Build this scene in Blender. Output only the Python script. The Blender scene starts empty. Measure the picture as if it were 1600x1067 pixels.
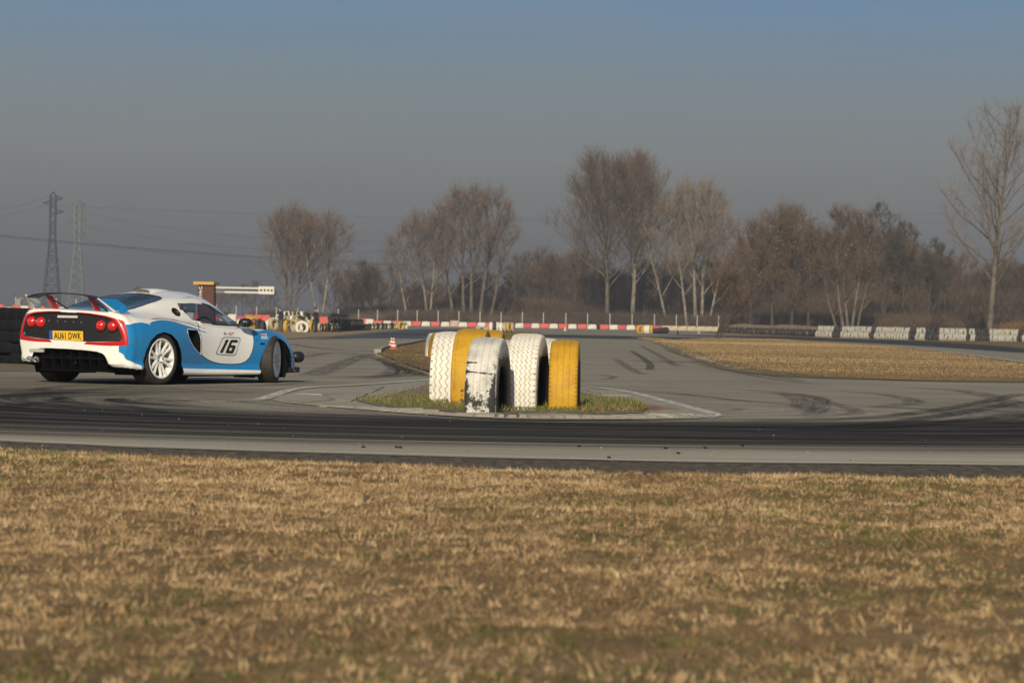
import bpy, bmesh, math, random
import numpy as np
from mathutils import Vector, Matrix
from mathutils.bvhtree import BVHTree
random.seed(7); RNG = np.random.default_rng(7)
SC = bpy.context.scene; COL = SC.collection
R = math.radians

# ------------------------------------------------------------ camera
CAM_H, FPX, PITCH, ROLL = .8, 4000., R(-.351), R(1.0)
cf = np.array([0, math.cos(PITCH), math.sin(PITCH)]); r0 = np.array([1., 0, 0]); u0 = np.cross(r0, cf)
cr = r0*math.cos(ROLL)+u0*math.sin(ROLL); cu = -r0*math.sin(ROLL)+u0*math.cos(ROLL)
camd = bpy.data.cameras.new('camera'); cam = bpy.data.objects.new('camera', camd); COL.objects.link(cam)
M = Matrix(((cr[0], cu[0], -cf[0], 0), (cr[1], cu[1], -cf[1], 0), (cr[2], cu[2], -cf[2], CAM_H), (0, 0, 0, 1)))
cam.matrix_world = M
camd.sensor_width = 36; camd.lens = 36*FPX/1600; camd.clip_end = 20000; camd.clip_start = .1
camd.dof.use_dof = True; camd.dof.focus_distance = 29; camd.dof.aperture_fstop = 5.6
SC.camera = cam

# ------------------------------------------------------------ light
SUN_EL, SUN_AZ = 24, 6.5          # sun behind the camera, a little to its left
W = bpy.data.worlds.new('World'); SC.world = W; W.use_nodes = True
nt = W.node_tree; nt.nodes.clear()
out = nt.nodes.new('ShaderNodeOutputWorld'); bg = nt.nodes.new('ShaderNodeBackground')
sky = nt.nodes.new('ShaderNodeTexSky'); sky.sky_type = 'NISHITA'; sky.sun_disc = False
sky.sun_elevation = R(SUN_EL); sky.sun_rotation = R(180+SUN_AZ); sky.air_density = 1.0; sky.dust_density = 1.0; sky.ozone_density = 1.0
tc = nt.nodes.new('ShaderNodeTexCoord'); sep = nt.nodes.new('ShaderNodeSeparateXYZ')
ramp = nt.nodes.new('ShaderNodeValToRGB'); mul = nt.nodes.new('ShaderNodeMix'); mul.data_type = 'RGBA'; mul.blend_type = 'MULTIPLY'; mul.inputs[0].default_value = 1
L = nt.links.new
L(tc.outputs['Generated'], sep.inputs[0]); L(sep.outputs['Z'], ramp.inputs[0])
cr_ = ramp.color_ramp; cr_.elements[0].position = 0.0; cr_.elements[0].color = (.150, .138, .140, 1)
cr_.elements[1].position = .18; cr_.elements[1].color = (.13, .26, .46, 1)
for p, c in ((.022, (.168, .162, .160)), (.038, (.218, .215, .206)), (.068, (.256, .280, .274)), (.095, (.225, .290, .325)), (.13, (.155, .285, .45))):
    e = cr_.elements.new(p); e.color = (*c, 1)
# low sky: the grey-mauve haze band fading to blue; above about ten degrees the physical sky takes over
scl = nt.nodes.new('ShaderNodeVectorMath'); scl.operation = 'SCALE'; scl.inputs['Scale'].default_value = 14.0
mrg = nt.nodes.new('ShaderNodeMapRange'); mrg.inputs[1].default_value = .15; mrg.inputs[2].default_value = .5; mul.blend_type = 'MIX'
cns = nt.nodes.new('ShaderNodeTexNoise'); cmp_ = nt.nodes.new('ShaderNodeMapping'); cmp_.inputs['Scale'].default_value = (7, 7, 60); cmp_.inputs['Rotation'].default_value = (0, .06, 0)
cns.inputs['Detail'].default_value = 6; cns.inputs['Roughness'].default_value = .6; cns.inputs['Scale'].default_value = 1; L(tc.outputs['Generated'], cmp_.inputs[0]); L(cmp_.outputs[0], cns.inputs['Vector'])
cmr = nt.nodes.new('ShaderNodeMapRange'); cmr.inputs[1].default_value = .45; cmr.inputs[2].default_value = .75; cmr.inputs[3].default_value = 0; cmr.inputs[4].default_value = .22; L(cns.outputs[0], cmr.inputs[0])
cmx = nt.nodes.new('ShaderNodeMix'); cmx.data_type = 'RGBA'; L(cmr.outputs[0], cmx.inputs[0]); L(ramp.outputs[0], cmx.inputs[6]); cmx.inputs[7].default_value = (.30, .30, .30, 1)
L(sep.outputs['Z'], mrg.inputs[0]); L(mrg.outputs[0], mul.inputs[0]); L(cmx.outputs[2], scl.inputs[0]); L(scl.outputs[0], mul.inputs[6]); L(sky.outputs[0], mul.inputs[7])
# faint high streaks of cirrus
L(mul.outputs[2], bg.inputs[0]); bg.inputs[1].default_value = .0715
L(bg.outputs[0], out.inputs[0])
sl = bpy.data.lights.new('sun', 'SUN'); sl.energy = 4.9; sl.angle = R(.6); sl.color = (1, .87, .64)
so = bpy.data.objects.new('sun', sl); COL.objects.link(so)
sdir = Vector((-math.sin(R(SUN_AZ))*math.cos(R(SUN_EL)), -math.cos(R(SUN_AZ))*math.cos(R(SUN_EL)), math.sin(R(SUN_EL))))
so.rotation_euler = sdir.to_track_quat('Z', 'Y').to_euler(); so.location = (-20, -40, 30)
SC.view_settings.view_transform = 'Standard'; SC.view_settings.look = 'None'; SC.view_settings.gamma = 1
SC.view_settings.use_curve_mapping = False; SC.view_settings.exposure = 0
SC.render.engine = 'CYCLES'; SC.cycles.volume_bounces = 0; SC.cycles.max_bounces = 6; SC.cycles.diffuse_bounces = 2
SC.cycles.glossy_bounces = 3; SC.cycles.transparent_max_bounces = 24

# ------------------------------------------------------------ helpers
def ss(a, b, x):
    t = np.clip((np.asarray(x, float)-a)/(b-a), 0, 1); return t*t*(3-2*t)
def T(x, y):
    """height of the land"""
    return .5*ss(120, 400, y)+1.05*ss(25, 85, -np.asarray(x, float))*ss(220, 400, y)
def ray(px, py): return cf+cr*(px-800)/FPX-cu*(py-533.5)/FPX
def at(px, py, far=3000):
    """the ground point seen at a pixel of the 1600 px wide photograph"""
    d = ray(px, py); a = 3.; b = a
    while b < far:
        b = a*1.01+.05
        P = d*b
        if P[2]+CAM_H < T(P[0], P[1]): break
        a = b
    for _ in range(30):
        m = .5*(a+b); P = d*m
        if P[2]+CAM_H < T(P[0], P[1]): b = m
        else: a = m
    P = d*a; return np.array([P[0], P[1], float(T(P[0], P[1]))])
def atY(px, Y):
    """ground point on the line of sight of pixel column px at distance Y"""
    x = (px-800)/FPX*Y; return np.array([x, Y, float(T(x, Y))])

def setp(o, label=None, cat=None, group=None, kind=None):
    if label: o['label'] = label
    if cat: o['category'] = cat
    if group: o['group'] = group
    if kind: o['kind'] = kind
    return o
def empty(name, loc=(0, 0, 0), rz=0, **k):
    o = bpy.data.objects.new(name, None); COL.objects.link(o); o.location = loc; o.rotation_euler = (0, 0, rz); o.empty_display_size = .1
    return setp(o, **k)
def link(name, me, parent=None, **k):
    o = bpy.data.objects.new(name, me); COL.objects.link(o)
    if parent: o.parent = parent
    return setp(o, **k)
def copy_tree(o, parent=None):
    c = o.copy(); COL.objects.link(c); c.parent = parent
    for ch in o.children: copy_tree(ch, c)
    return c
def npmesh(name, co, tris, mat=None, smooth=False, attr=None):
    """fast mesh out of arrays; tris is (n,3) or (n,4)"""
    me = bpy.data.meshes.new(name); co = np.asarray(co, np.float32); tris = np.asarray(tris, np.int32); n, k = tris.shape
    me.vertices.add(len(co)); me.vertices.foreach_set('co', co.ravel())
    me.loops.add(n*k); me.loops.foreach_set('vertex_index', tris.ravel())
    me.polygons.add(n); me.polygons.foreach_set('loop_start', np.arange(0, n*k, k, dtype=np.int32))
    me.polygons.foreach_set('loop_total', np.full(n, k, np.int32))
    me.polygons.foreach_set('use_smooth', np.full(n, smooth, bool))
    if mat: me.materials.append(mat)
    if attr is not None:
        for nm, v in attr.items():
            a = me.attributes.new(nm, 'FLOAT', 'POINT'); a.data.foreach_set('value', np.asarray(v, np.float32))
    me.update(calc_edges=True); return me

class MB:
    """collects simple shapes into one mesh"""
    def __init__(s): s.v = []; s.f = []; s.m = []; s.sm = []
    def add(s, v, f, m=0, smooth=False):
        k = len(s.v); s.v += [tuple(map(float, p)) for p in v]; s.f += [tuple(i+k for i in q) for q in f]; s.m += [m]*len(f); s.sm += [smooth]*len(f); return s
    def box(s, a, b, m=0):
        x0, y0, z0 = a; x1, y1, z1 = b
        return s.add([(x0, y0, z0), (x1, y0, z0), (x1, y1, z0), (x0, y1, z0), (x0, y0, z1), (x1, y0, z1), (x1, y1, z1), (x0, y1, z1)],
                     [(0, 3, 2, 1), (4, 5, 6, 7), (0, 1, 5, 4), (1, 2, 6, 5), (2, 3, 7, 6), (3, 0, 4, 7)], m)
    def tube(s, pts, r, n=6, m=0, caps=True, smooth=True):
        pts = [np.array(p, float) for p in pts]; rs = r if hasattr(r, '__len__') else [r]*len(pts); V = []; F = []
        for i, p in enumerate(pts):
            t = pts[min(i+1, len(pts)-1)]-pts[max(i-1, 0)]; t = t/(np.linalg.norm(t)+1e-9)
            a = np.cross(t, (0, 0, 1) if abs(t[2]) < .9 else (1, 0, 0)); a /= np.linalg.norm(a); b = np.cross(t, a)
            for k in range(n):
                q = 2*math.pi*k/n; V.append(p+rs[i]*(a*math.cos(q)+b*math.sin(q)))
        for i in range(len(pts)-1):
            for k in range(n):
                F.append((i*n+k, (i+1)*n+k, (i+1)*n+(k+1) % n, i*n+(k+1) % n))
        s.add(V, F, m, smooth)
        if caps:
            k = len(V); s.add(V[:n], [tuple(range(n))], m); s.add(V[-n:], [tuple(range(n))[::-1]], m)
        return s
    def lathe(s, prof, n=32, axis='y', m=0, smooth=True, close=False, c=(0, 0, 0)):
        """prof = (radius, along) pairs turned about an axis"""
        V = []; F = []; P = len(prof)
        for k in range(n):
            q = 2*math.pi*k/n; C_, S_ = math.cos(q), math.sin(q)
            for r_, h in prof:
                p = {'y': (r_*C_, h, r_*S_), 'x': (h, r_*C_, r_*S_), 'z': (r_*C_, r_*S_, h)}[axis]; V.append((p[0]+c[0], p[1]+c[1], p[2]+c[2]))
        for k in range(n):
            for i in range(P-1+(1 if close else 0)):
                a, b = k*P+i, k*P+(i+1) % P; c2, d = ((k+1) % n)*P+(i+1) % P, ((k+1) % n)*P+i
                F.append((a, b, c2, d))
        return s.add(V, F, m, smooth)
    def prism(s, poly, d0, d1, axis='y', m=0):
        """polygon extruded; poly in the two other axes"""
        def P(a, b, d): return {'y': (a, d, b), 'x': (d, a, b), 'z': (a, b, d)}[axis]
        n = len(poly); V = [P(a, b, d0) for a, b in poly]+[P(a, b, d1) for a, b in poly]
        F = [tuple(range(n))[::-1], tuple(range(n, 2*n))]+[(i, (i+1) % n, n+(i+1) % n, n+i) for i in range(n)]
        return s.add(V, F, m)
    def mesh(s, name, mats):
        me = bpy.data.meshes.new(name); me.from_pydata(s.v, [], s.f)
        for m in (mats if isinstance(mats, (list, tuple)) else [mats]): me.materials.append(m)
        me.polygons.foreach_set('material_index', s.m); me.polygons.foreach_set('use_smooth', s.sm)
        bm = bmesh.new(); bm.from_mesh(me); bmesh.ops.recalc_face_normals(bm, faces=bm.faces); bm.to_mesh(me); bm.free(); me.update(); return me
    def obj(s, name, mats, parent=None, **k): return link(name, s.mesh(name, mats), parent, **k)

# ------------------------------------------------------------ materials
def mat(name, base=(.5, .5, .5), rough=.6, metal=0, coat=0, spec=.5, noise=None, bump=None, spots=None, emit=None):
    """principled with optional colour noise (scale, colour2, amount-low, amount-high) and bump (scale, strength)"""
    m = bpy.data.materials.new(name); m.use_nodes = True; n = m.node_tree; b = n.nodes['Principled BSDF']
    b.inputs['Base Color'].default_value = (*base, 1); b.inputs['Roughness'].default_value = rough; b.inputs['Metallic'].default_value = metal
    b.inputs['Coat Weight'].default_value = coat; b.inputs['Coat Roughness'].default_value = .05; b.inputs['Specular IOR Level'].default_value = spec
    t = n.nodes.new('ShaderNodeTexCoord'); col = None
    for ns in ([noise] if noise and not isinstance(noise, list) else (noise or [])):
        sc, c2, lo, hi = ns[:4]
        x = n.nodes.new('ShaderNodeTexNoise'); x.inputs['Scale'].default_value = sc; x.inputs['Detail'].default_value = 6; x.inputs['Roughness'].default_value = .65
        n.links.new(t.outputs['Object'], x.inputs['Vector'])
        mr = n.nodes.new('ShaderNodeMapRange'); mr.inputs[1].default_value = lo; mr.inputs[2].default_value = hi
        n.links.new(x.outputs[0], mr.inputs[0])
        mx = n.nodes.new('ShaderNodeMix'); mx.data_type = 'RGBA'; n.links.new(mr.outputs[0], mx.inputs[0])
        if col: n.links.new(col, mx.inputs[6])
        else: mx.inputs[6].default_value = (*base, 1)
        mx.inputs[7].default_value = (*c2, 1); col = mx.outputs[2]
    if col: n.links.new(col, b.inputs['Base Color'])
    if bump:
        x = n.nodes.new('ShaderNodeTexNoise'); x.inputs['Scale'].default_value = bump[0]; x.inputs['Detail'].default_value = 5
        n.links.new(t.outputs['Object'], x.inputs['Vector'])
        bp = n.nodes.new('ShaderNodeBump'); bp.inputs['Strength'].default_value = bump[1]; bp.inputs['Distance'].default_value = bump[2] if len(bump) > 2 else .01
        n.links.new(x.outputs[0], bp.inputs['Height']); n.links.new(bp.outputs[0], b.inputs['Normal'])
    if emit: b.inputs['Emission Color'].default_value = (*emit[0], 1); b.inputs['Emission Strength'].default_value = emit[1]
    return m
def attr_mix(m, name, c2, lo=0, hi=1, rough2=None):
    """mix the base colour towards c2 by a vertex attribute"""
    n = m.node_tree; b = n.nodes['Principled BSDF']; a = n.nodes.new('ShaderNodeAttribute'); a.attribute_name = name
    mr = n.nodes.new('ShaderNodeMapRange'); mr.inputs[1].default_value = lo; mr.inputs[2].default_value = hi; n.links.new(a.outputs['Fac'], mr.inputs[0])
    mx = n.nodes.new('ShaderNodeMix'); mx.data_type = 'RGBA'; n.links.new(mr.outputs[0], mx.inputs[0])
    s = b.inputs['Base Color']
    if s.links: n.links.new(s.links[0].from_socket, mx.inputs[6])
    else: mx.inputs[6].default_value = s.default_value
    mx.inputs[7].default_value = (*c2, 1); n.links.new(mx.outputs[2], s); return m

def drape(name, poly, dz, m, parent=None, y0step=1.5, kind='structure', zfun=None, **k):
    """a sheet lying on the land, poly = ground (x,y) list"""
    bm = bmesh.new(); vs = [bm.verts.new((p[0], p[1], 0)) for p in poly]; f = bm.faces.new(vs); bmesh.ops.triangulate(bm, faces=[f])
    ys = [p[1] for p in poly]; xs = [p[0] for p in poly]; y = math.floor(min(ys))
    while y < max(ys):
        if y > min(ys): bmesh.ops.bisect_plane(bm, geom=bm.verts[:]+bm.edges[:]+bm.faces[:], plane_co=(0, y, 0), plane_no=(0, 1, 0))
        y += max(y0step, 5 if y > 100 else y0step)
    st = max(2.5, (max(xs)-min(xs))/40); x = min(xs)+st
    while x < max(xs):
        bmesh.ops.bisect_plane(bm, geom=bm.verts[:]+bm.edges[:]+bm.faces[:], plane_co=(x, 0, 0), plane_no=(1, 0, 0)); x += st
    for v in bm.verts: v.co.z = float(T(v.co.x, v.co.y))+dz+(zfun(v.co.x, v.co.y) if zfun else 0)
    bmesh.ops.recalc_face_normals(bm, faces=bm.faces)
    if sum(f.normal.z for f in bm.faces) < 0: bmesh.ops.reverse_faces(bm, faces=bm.faces)
    me = bpy.data.meshes.new(name); bm.to_mesh(me); bm.free(); me.materials.append(m)
    return link(name, me, parent, kind=kind, **k)
def inpoly(P, poly):
    P = np.asarray(P, float); x, y = P[:, 0], P[:, 1]; c = np.zeros(len(P), bool); j = len(poly)-1
    for i in range(len(poly)):
        xi, yi = poly[i][:2]; xj, yj = poly[j][:2]
        if yi != yj: c ^= ((yi > y) != (yj > y)) & (x < (xj-xi)*(y-yi)/(yj-yi)+xi)
        j = i
    return c
def sdf(P, poly):
    """signed distance, positive inside"""
    P = np.asarray(P, float); d = np.full(len(P), 1e9); n = len(poly)
    for i in range(n):
        a = np.array(poly[i], float); b = np.array(poly[(i+1) % n], float); ab = b-a; L2 = ab@ab
        if L2 < 1e-14: continue
        t = np.clip(((P-a)@ab)/L2, 0, 1); q = P-a-t[:, None]*ab; d = np.minimum(d, np.hypot(q[:, 0], q[:, 1]))
    return np.where(inpoly(P, poly), d, -d)
def noise2(x, y, s, seed=0):
    """smooth value noise"""
    x = np.asarray(x)*s; y = np.asarray(y)*s; xi = np.floor(x).astype(np.int64); yi = np.floor(y).astype(np.int64); fx = x-xi; fy = y-yi
    def h(a, b):
        v = (a*374761393+b*668265263+seed*1442695041) & 0x7fffffff; v = ((v ^ (v >> 13))*1274126177) & 0x7fffffff; return ((v ^ (v >> 16)) & 0xffff)/65535.
    fx = fx*fx*(3-2*fx); fy = fy*fy*(3-2*fy)
    return (h(xi, yi)*(1-fx)+h(xi+1, yi)*fx)*(1-fy)+(h(xi, yi+1)*(1-fx)+h(xi+1, yi+1)*fx)*fy

# ============================================================ the land
def grass_mat(name, c1, c2, c3, s=1., green=(.07, .085, .02), gl=.60, gh=.72):
    m = mat(name, c1, .95, spec=.1, noise=[(9*s, c2, .38, .62), (1.1*s, c3, .42, .66), (3.2*s, green, gl, gh), (60*s, tuple(v*.55 for v in c1), .5, .7)], bump=(45*s, .8, .03)); return m
M_land = grass_mat('land_dry_grass', (.20, .135, .065), (.26, .18, .09), (.15, .10, .05), .25)
M_verge = grass_mat('verge_thatch', (.23, .155, .08), (.30, .21, .11), (.155, .108, .055), 1.3)
M_infield = grass_mat('infield_grass', (.23, .155, .08), (.30, .21, .11), (.155, .105, .055), .35, gl=.66, gh=.8)
M_soil = mat('island_soil', (.20, .165, .12), .95, spec=.1, noise=[(6, (.28, .24, .18), .4, .6), (25, (.09, .075, .05), .5, .7)], bump=(60, .8, .02))
M_gravel = mat('gravel_margin', (.19, .165, .125), .95, spec=.1, noise=[(14, (.06, .055, .05), .42, .58), (70, (.30, .28, .25), .56, .68), (3, (.16, .09, .05), .55, .72)], bump=(90, 1, .03))
M_conc = mat('pale_concrete', (.30, .28, .235), .9, spec=.2, noise=[(7, (.25, .23, .19), .45, .62), (40, (.38, .36, .31), .5, .66), (2.2, (.20, .185, .16), .55, .7)], bump=(70, .5, .01))
M_kerbgrey = mat('kerb_grey', (.30, .29, .26), .9, spec=.2, noise=[(5, (.20, .19, .17), .45, .6), (50, (.38, .37, .33), .5, .66)], bump=(60, .5, .01))

# land as one sheet out to the horizon
xs = np.concatenate([[-2600, -1500, -900, -500, -300, -200, -150], np.arange(-120, 121, 2.5), [150, 200, 300, 500, 900, 1500, 2600]])
ys = [-30., -10, 0, 3]
while ys[-1] < 460: ys.append(ys[-1]+min(5, max(1.0, ys[-1]*.04)))
ys += [500, 560, 650, 800, 1000, 1400, 2000, 3000, 4500]; ys = np.array(ys)
X, Y = np.meshgrid(xs, ys); Z = T(X, Y)
nx, ny = len(xs), len(ys); idx = np.arange(nx*ny).reshape(ny, nx)
q = np.stack([idx[:-1, :-1], idx[:-1, 1:], idx[1:, 1:], idx[1:, :-1]], -1).reshape(-1, 4)
link('ground', npmesh('ground', np.stack([X, Y, Z-.002], -1).reshape(-1, 3), q, M_land, True), kind='structure')

# ---- asphalt: grey, streaked with rubber that follows the hairpin round the island
M_asph = bpy.data.materials.new('asphalt'); M_asph.use_nodes = True; n = M_asph.node_tree; b = n.nodes['Principled BSDF']
def N(t, **k):
    x = n.nodes.new(t)
    for a, v in k.items(): setattr(x, a, v)
    return x
def MT(op, a, b_=None, c=None):
    x = N('ShaderNodeMath', operation=op)
    for i, v in enumerate((a, b_, c)):
        if v is None: continue
        if isinstance(v, (int, float)): x.inputs[i].default_value = v
        else: n.links.new(v, x.inputs[i])
    return x.outputs[0]
def NOI(vec, s, d=5, r=.6):
    x = N('ShaderNodeTexNoise'); x.inputs['Scale'].default_value = s; x.inputs['Detail'].default_value = d; x.inputs['Roughness'].default_value = r; n.links.new(vec, x.inputs['Vector']); return x.outputs[0]
def MR(v, a, b_, c=0, d=1):
    x = N('ShaderNodeMapRange'); n.links.new(v, x.inputs[0])
    for i, q_ in enumerate((a, b_, c, d)): x.inputs[i+1].default_value = q_
    return x.outputs[0]
def MIX(f, a, b_):
    x = N('ShaderNodeMix', data_type='RGBA'); n.links.new(f, x.inputs[0])
    for i, v in ((6, a), (7, b_)):
        if isinstance(v, tuple): x.inputs[i].default_value = (*v, 1)
        else: n.links.new(v, x.inputs[i])
    return x.outputs[2]
g = N('ShaderNodeNewGeometry'); sp = N('ShaderNodeSeparateXYZ'); n.links.new(g.outputs['Position'], sp.inputs[0])
px_, py_ = sp.outputs[0], sp.outputs[1]
dx = MT('MULTIPLY', MT('SUBTRACT', px_, .2), .80); dy = MT('SUBTRACT', py_, 25.5)
rho = MT('SQRT', MT('ADD', MT('MULTIPLY', dx, dx), MT('MULTIPLY', dy, dy))); ang = MT('ARCTAN2', dy, dx)
cv = N('ShaderNodeCombineXYZ'); n.links.new(rho, cv.inputs[0]); n.links.new(MT('MULTIPLY', ang, .25), cv.inputs[1])
pos = g.outputs['Position']
streak = NOI(cv.outputs[0], 3.4, 5, .75); streak2 = NOI(cv.outputs[0], 1.3, 3, .5); patch = NOI(pos, .35, 4); grain = NOI(pos, 60, 3); grain2 = NOI(pos, 16, 4)
rub_a = n.nodes.new('ShaderNodeAttribute'); rub_a.attribute_name = 'rubber'
rub = MT('ADD', rub_a.outputs['Fac'], MT('MULTIPLY', MT('SUBTRACT', streak, .5), 3.6)); rub = MT('ADD', rub, MT('MULTIPLY', MT('SUBTRACT', streak2, .5), .5))
c0 = MIX(MR(patch, .35, .65), (.222, .20, .163), (.29, .263, .215)); c0 = MIX(MR(grain, .35, .7, 0, .55), c0, (.36, .33, .27)); c0 = MIX(MR(grain2, .5, .75, 0, .5), c0, (.14, .135, .12))
c0 = MIX(MR(streak, .5, .68, 0, .30), c0, (.12, .11, .095)); c0 = MIX(MT('MULTIPLY', MR(rho, 8.7, 9.8, 0, .62), MR(py_, 20, 17.5)), c0, (.47, .44, .355)); c1 = MIX(MR(rub, .15, 1.35, 0, 1), c0, (.020, .019, .018)); c1 = MIX(MR(grain, .60, .75, 0, .35), c1, (.13, .13, .125))
n.links.new(c1, b.inputs['Base Color']); b.inputs['Roughness'].default_value = .92; b.inputs['Specular IOR Level'].default_value = .08
bp = N('ShaderNodeBump'); bp.inputs['Strength'].default_value = .6; bp.inputs['Distance'].default_value = .006; n.links.new(grain, bp.inputs['Height']); n.links.new(bp.outputs[0], b.inputs['Normal'])

edge_px = [(0, 691), (200, 700), (400, 707), (800, 718), (1100, 724.5), (1600, 729)]
edge = [at(*p)[:2] for p in edge_px]
edgeL = [(-14, 24), (-10, 20.5), (-6.5, 18)]; edgeR = [(5.0, 16.3), (7.5, 18), (11, 22), (14, 28)]
near_edge = edgeL+[tuple(p) for p in edge]+edgeR
far_px = [(1760, 551), (1600, 543), (1400, 532.5), (1250, 528), (1130, 521.5), (1100, 519)]
far = [tuple(at(*p)[:2]) for p in far_px]
barY = 396
far += [(atY(1110, barY)[0], barY-2), (atY(640, barY)[0], barY-2)]
far_l = [tuple(at(*p)[:2]) for p in [(640, 515), (600, 518.5), (560, 522.5), (520, 526.5), (470, 530)]]
left = [(-12.6, 90), (-11, 60), (-10, 43), (-14, 36), (-22, 30), (-20, 24)]
track_poly = near_edge+[(26, 30), (60, 60), (90, 110)]+far+far_l+left
# mesh with a fine grid near by so the rubber attribute is smooth
def track_mesh():
    gx = np.concatenate([np.arange(-24, -9, .5), np.arange(-9, 9, .14), np.arange(9, 24, .5), np.arange(24, 95, 3)])
    gy = [14.6]
    while gy[-1] < 400: gy.append(gy[-1]+(.14 if gy[-1] < 40 else min(4, gy[-1]*.01)))
    return gx, np.array(gy)
tr = drape('racetrack', track_poly, .008, M_asph)
bm = bmesh.new(); bm.from_mesh(tr.data)
def cuts(vals, no):
    for v in vals: bmesh.ops.bisect_plane(bm, geom=bm.verts[:]+bm.edges[:]+bm.faces[:], plane_co=tuple(v*c for c in no), plane_no=no)
cuts(np.arange(15, 44, .5), (0, 1, 0)); cuts(np.arange(-8, 9, .5), (1, 0, 0))
bm.to_mesh(tr.data); bm.free()
V = np.empty(len(tr.data.vertices)*3, np.float32); tr.data.vertices.foreach_get('co', V); V = V.reshape(-1, 3); x, y = V[:, 0], V[:, 1]
rh = np.sqrt((.8*(x-.2))**2+(y-25.5)**2); an = np.degrees(np.arctan2(y-25.5, .8*(x-.2)))
side = ss(25, -30, an)*(an > -100)+ss(-210, -150, np.where(an > 90, an-360, an))*(an <= -100)+0*an
side = np.where((an > 90), ss(165, 182, an), side); side = np.where((an < -100), 1.0, side)
outer = 8.1-.0*x
rb = 1.35*side*ss(outer+1.5, outer-1.2, rh)*ss(2.6, 4.4, rh)
# the line fans out as it leaves the corner to the right
rb = np.maximum(rb, .85*ss(2.6, 5.5, x)*ss(34, 25, y)*ss(16.6, 18.2, y)); rb = np.maximum(rb, 1.0*ss(-1.6, -4.2, x)*ss(33, 27, y)*ss(17.2, 19.2, y)); rb = np.maximum(rb, .62*ss(-2.5, -5, x)*ss(38, 32, y)*ss(17.2, 19.2, y)); rb = np.maximum(rb, .55*ss(-4, -6, x)*ss(36, 30, y)*ss(18, 20, y))
rb = np.maximum(rb, .22*ss(44, 30, y)*ss(14, 20, y)); rb = np.maximum(rb, .12)
a = tr.data.attributes.new('rubber', 'FLOAT', 'POINT'); a.data.foreach_set('value', rb.astype(np.float32))

# ---- flush sheets on or beside the asphalt
def thick_line(pts, w):
    pts = [np.array(p[:2], float) for p in pts]; A = []; B = []
    for i, p in enumerate(pts):
        t = pts[min(i+1, len(pts)-1)]-pts[max(i-1, 0)]; t /= np.linalg.norm(t)+1e-9; nn = np.array([-t[1], t[0]]); ww = w[i] if hasattr(w, '__len__') else w
        A.append(tuple(p+nn*ww/2)); B.append(tuple(p-nn*ww/2))
    return A+B[::-1]
def smoothline(pts, k=6):
    pts = np.array([p[:2] for p in pts], float); o = []
    for i in range(len(pts)-1):
        p0, p1, p2, p3 = pts[max(i-1, 0)], pts[i], pts[i+1], pts[min(i+2, len(pts)-1)]
        for j in range(k):
            t = j/k; o.append(.5*((2*p1)+(p2-p0)*t+(2*p0-5*p1+4*p2-p3)*t*t+(3*p1-p0-3*p2+p3)*t**3))
    o.append(pts[-1]); return o
def strip(name, pts, w, dz, m, fade=True, **k):
    """ribbon with u along and v across, for worn paint and skid marks"""
    pts = [np.array(p[:2], float) for p in pts]; V = []; F = []; U = []; s = 0; ys_ = []
    Q = []
    for i in range(len(pts)-1):
        L_ = np.linalg.norm(pts[i+1]-pts[i]); kk = max(1, int(L_/2.0)) if pts[i][1] > 110 else 1
        for j in range(kk): Q.append(pts[i]+(pts[i+1]-pts[i])*j/kk)
    Q.append(pts[-1]); pts = Q
    for i, p in enumerate(pts):
        t = pts[min(i+1, len(pts)-1)]-pts[max(i-1, 0)]; t /= np.linalg.norm(t)+1e-9; nn = np.array([-t[1], t[0]])
        if i: s += np.linalg.norm(p-pts[i-1])
        ww = np.interp(i/(len(pts)-1), np.linspace(0, 1, len(w)), w) if hasattr(w, '__len__') else w
        for c in (-1, 0, 1):
            q_ = p+nn*ww/2*c; V.append((q_[0], q_[1], float(T(q_[0], q_[1]))+dz)); U.append((s, (c+1)/2, i/(len(pts)-1)))
    for i in range(len(pts)-1):
        for c in (0, 1): F.append((i*3+c, (i+1)*3+c, (i+1)*3+c+1, i*3+c+1))
    V = np.array(V); U = np.array(U); F = np.array(F)
    n0 = np.cross(V[F[0][1]]-V[F[0][0]], V[F[0][2]]-V[F[0][0]])
    if n0[2] < 0: F = F[:, ::-1]
    me = npmesh(name, V, F, m, False, dict(along=U[:, 0], across=U[:, 1], part=U[:, 2]))
    return link(name, me, kind='structure', **k)
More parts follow.
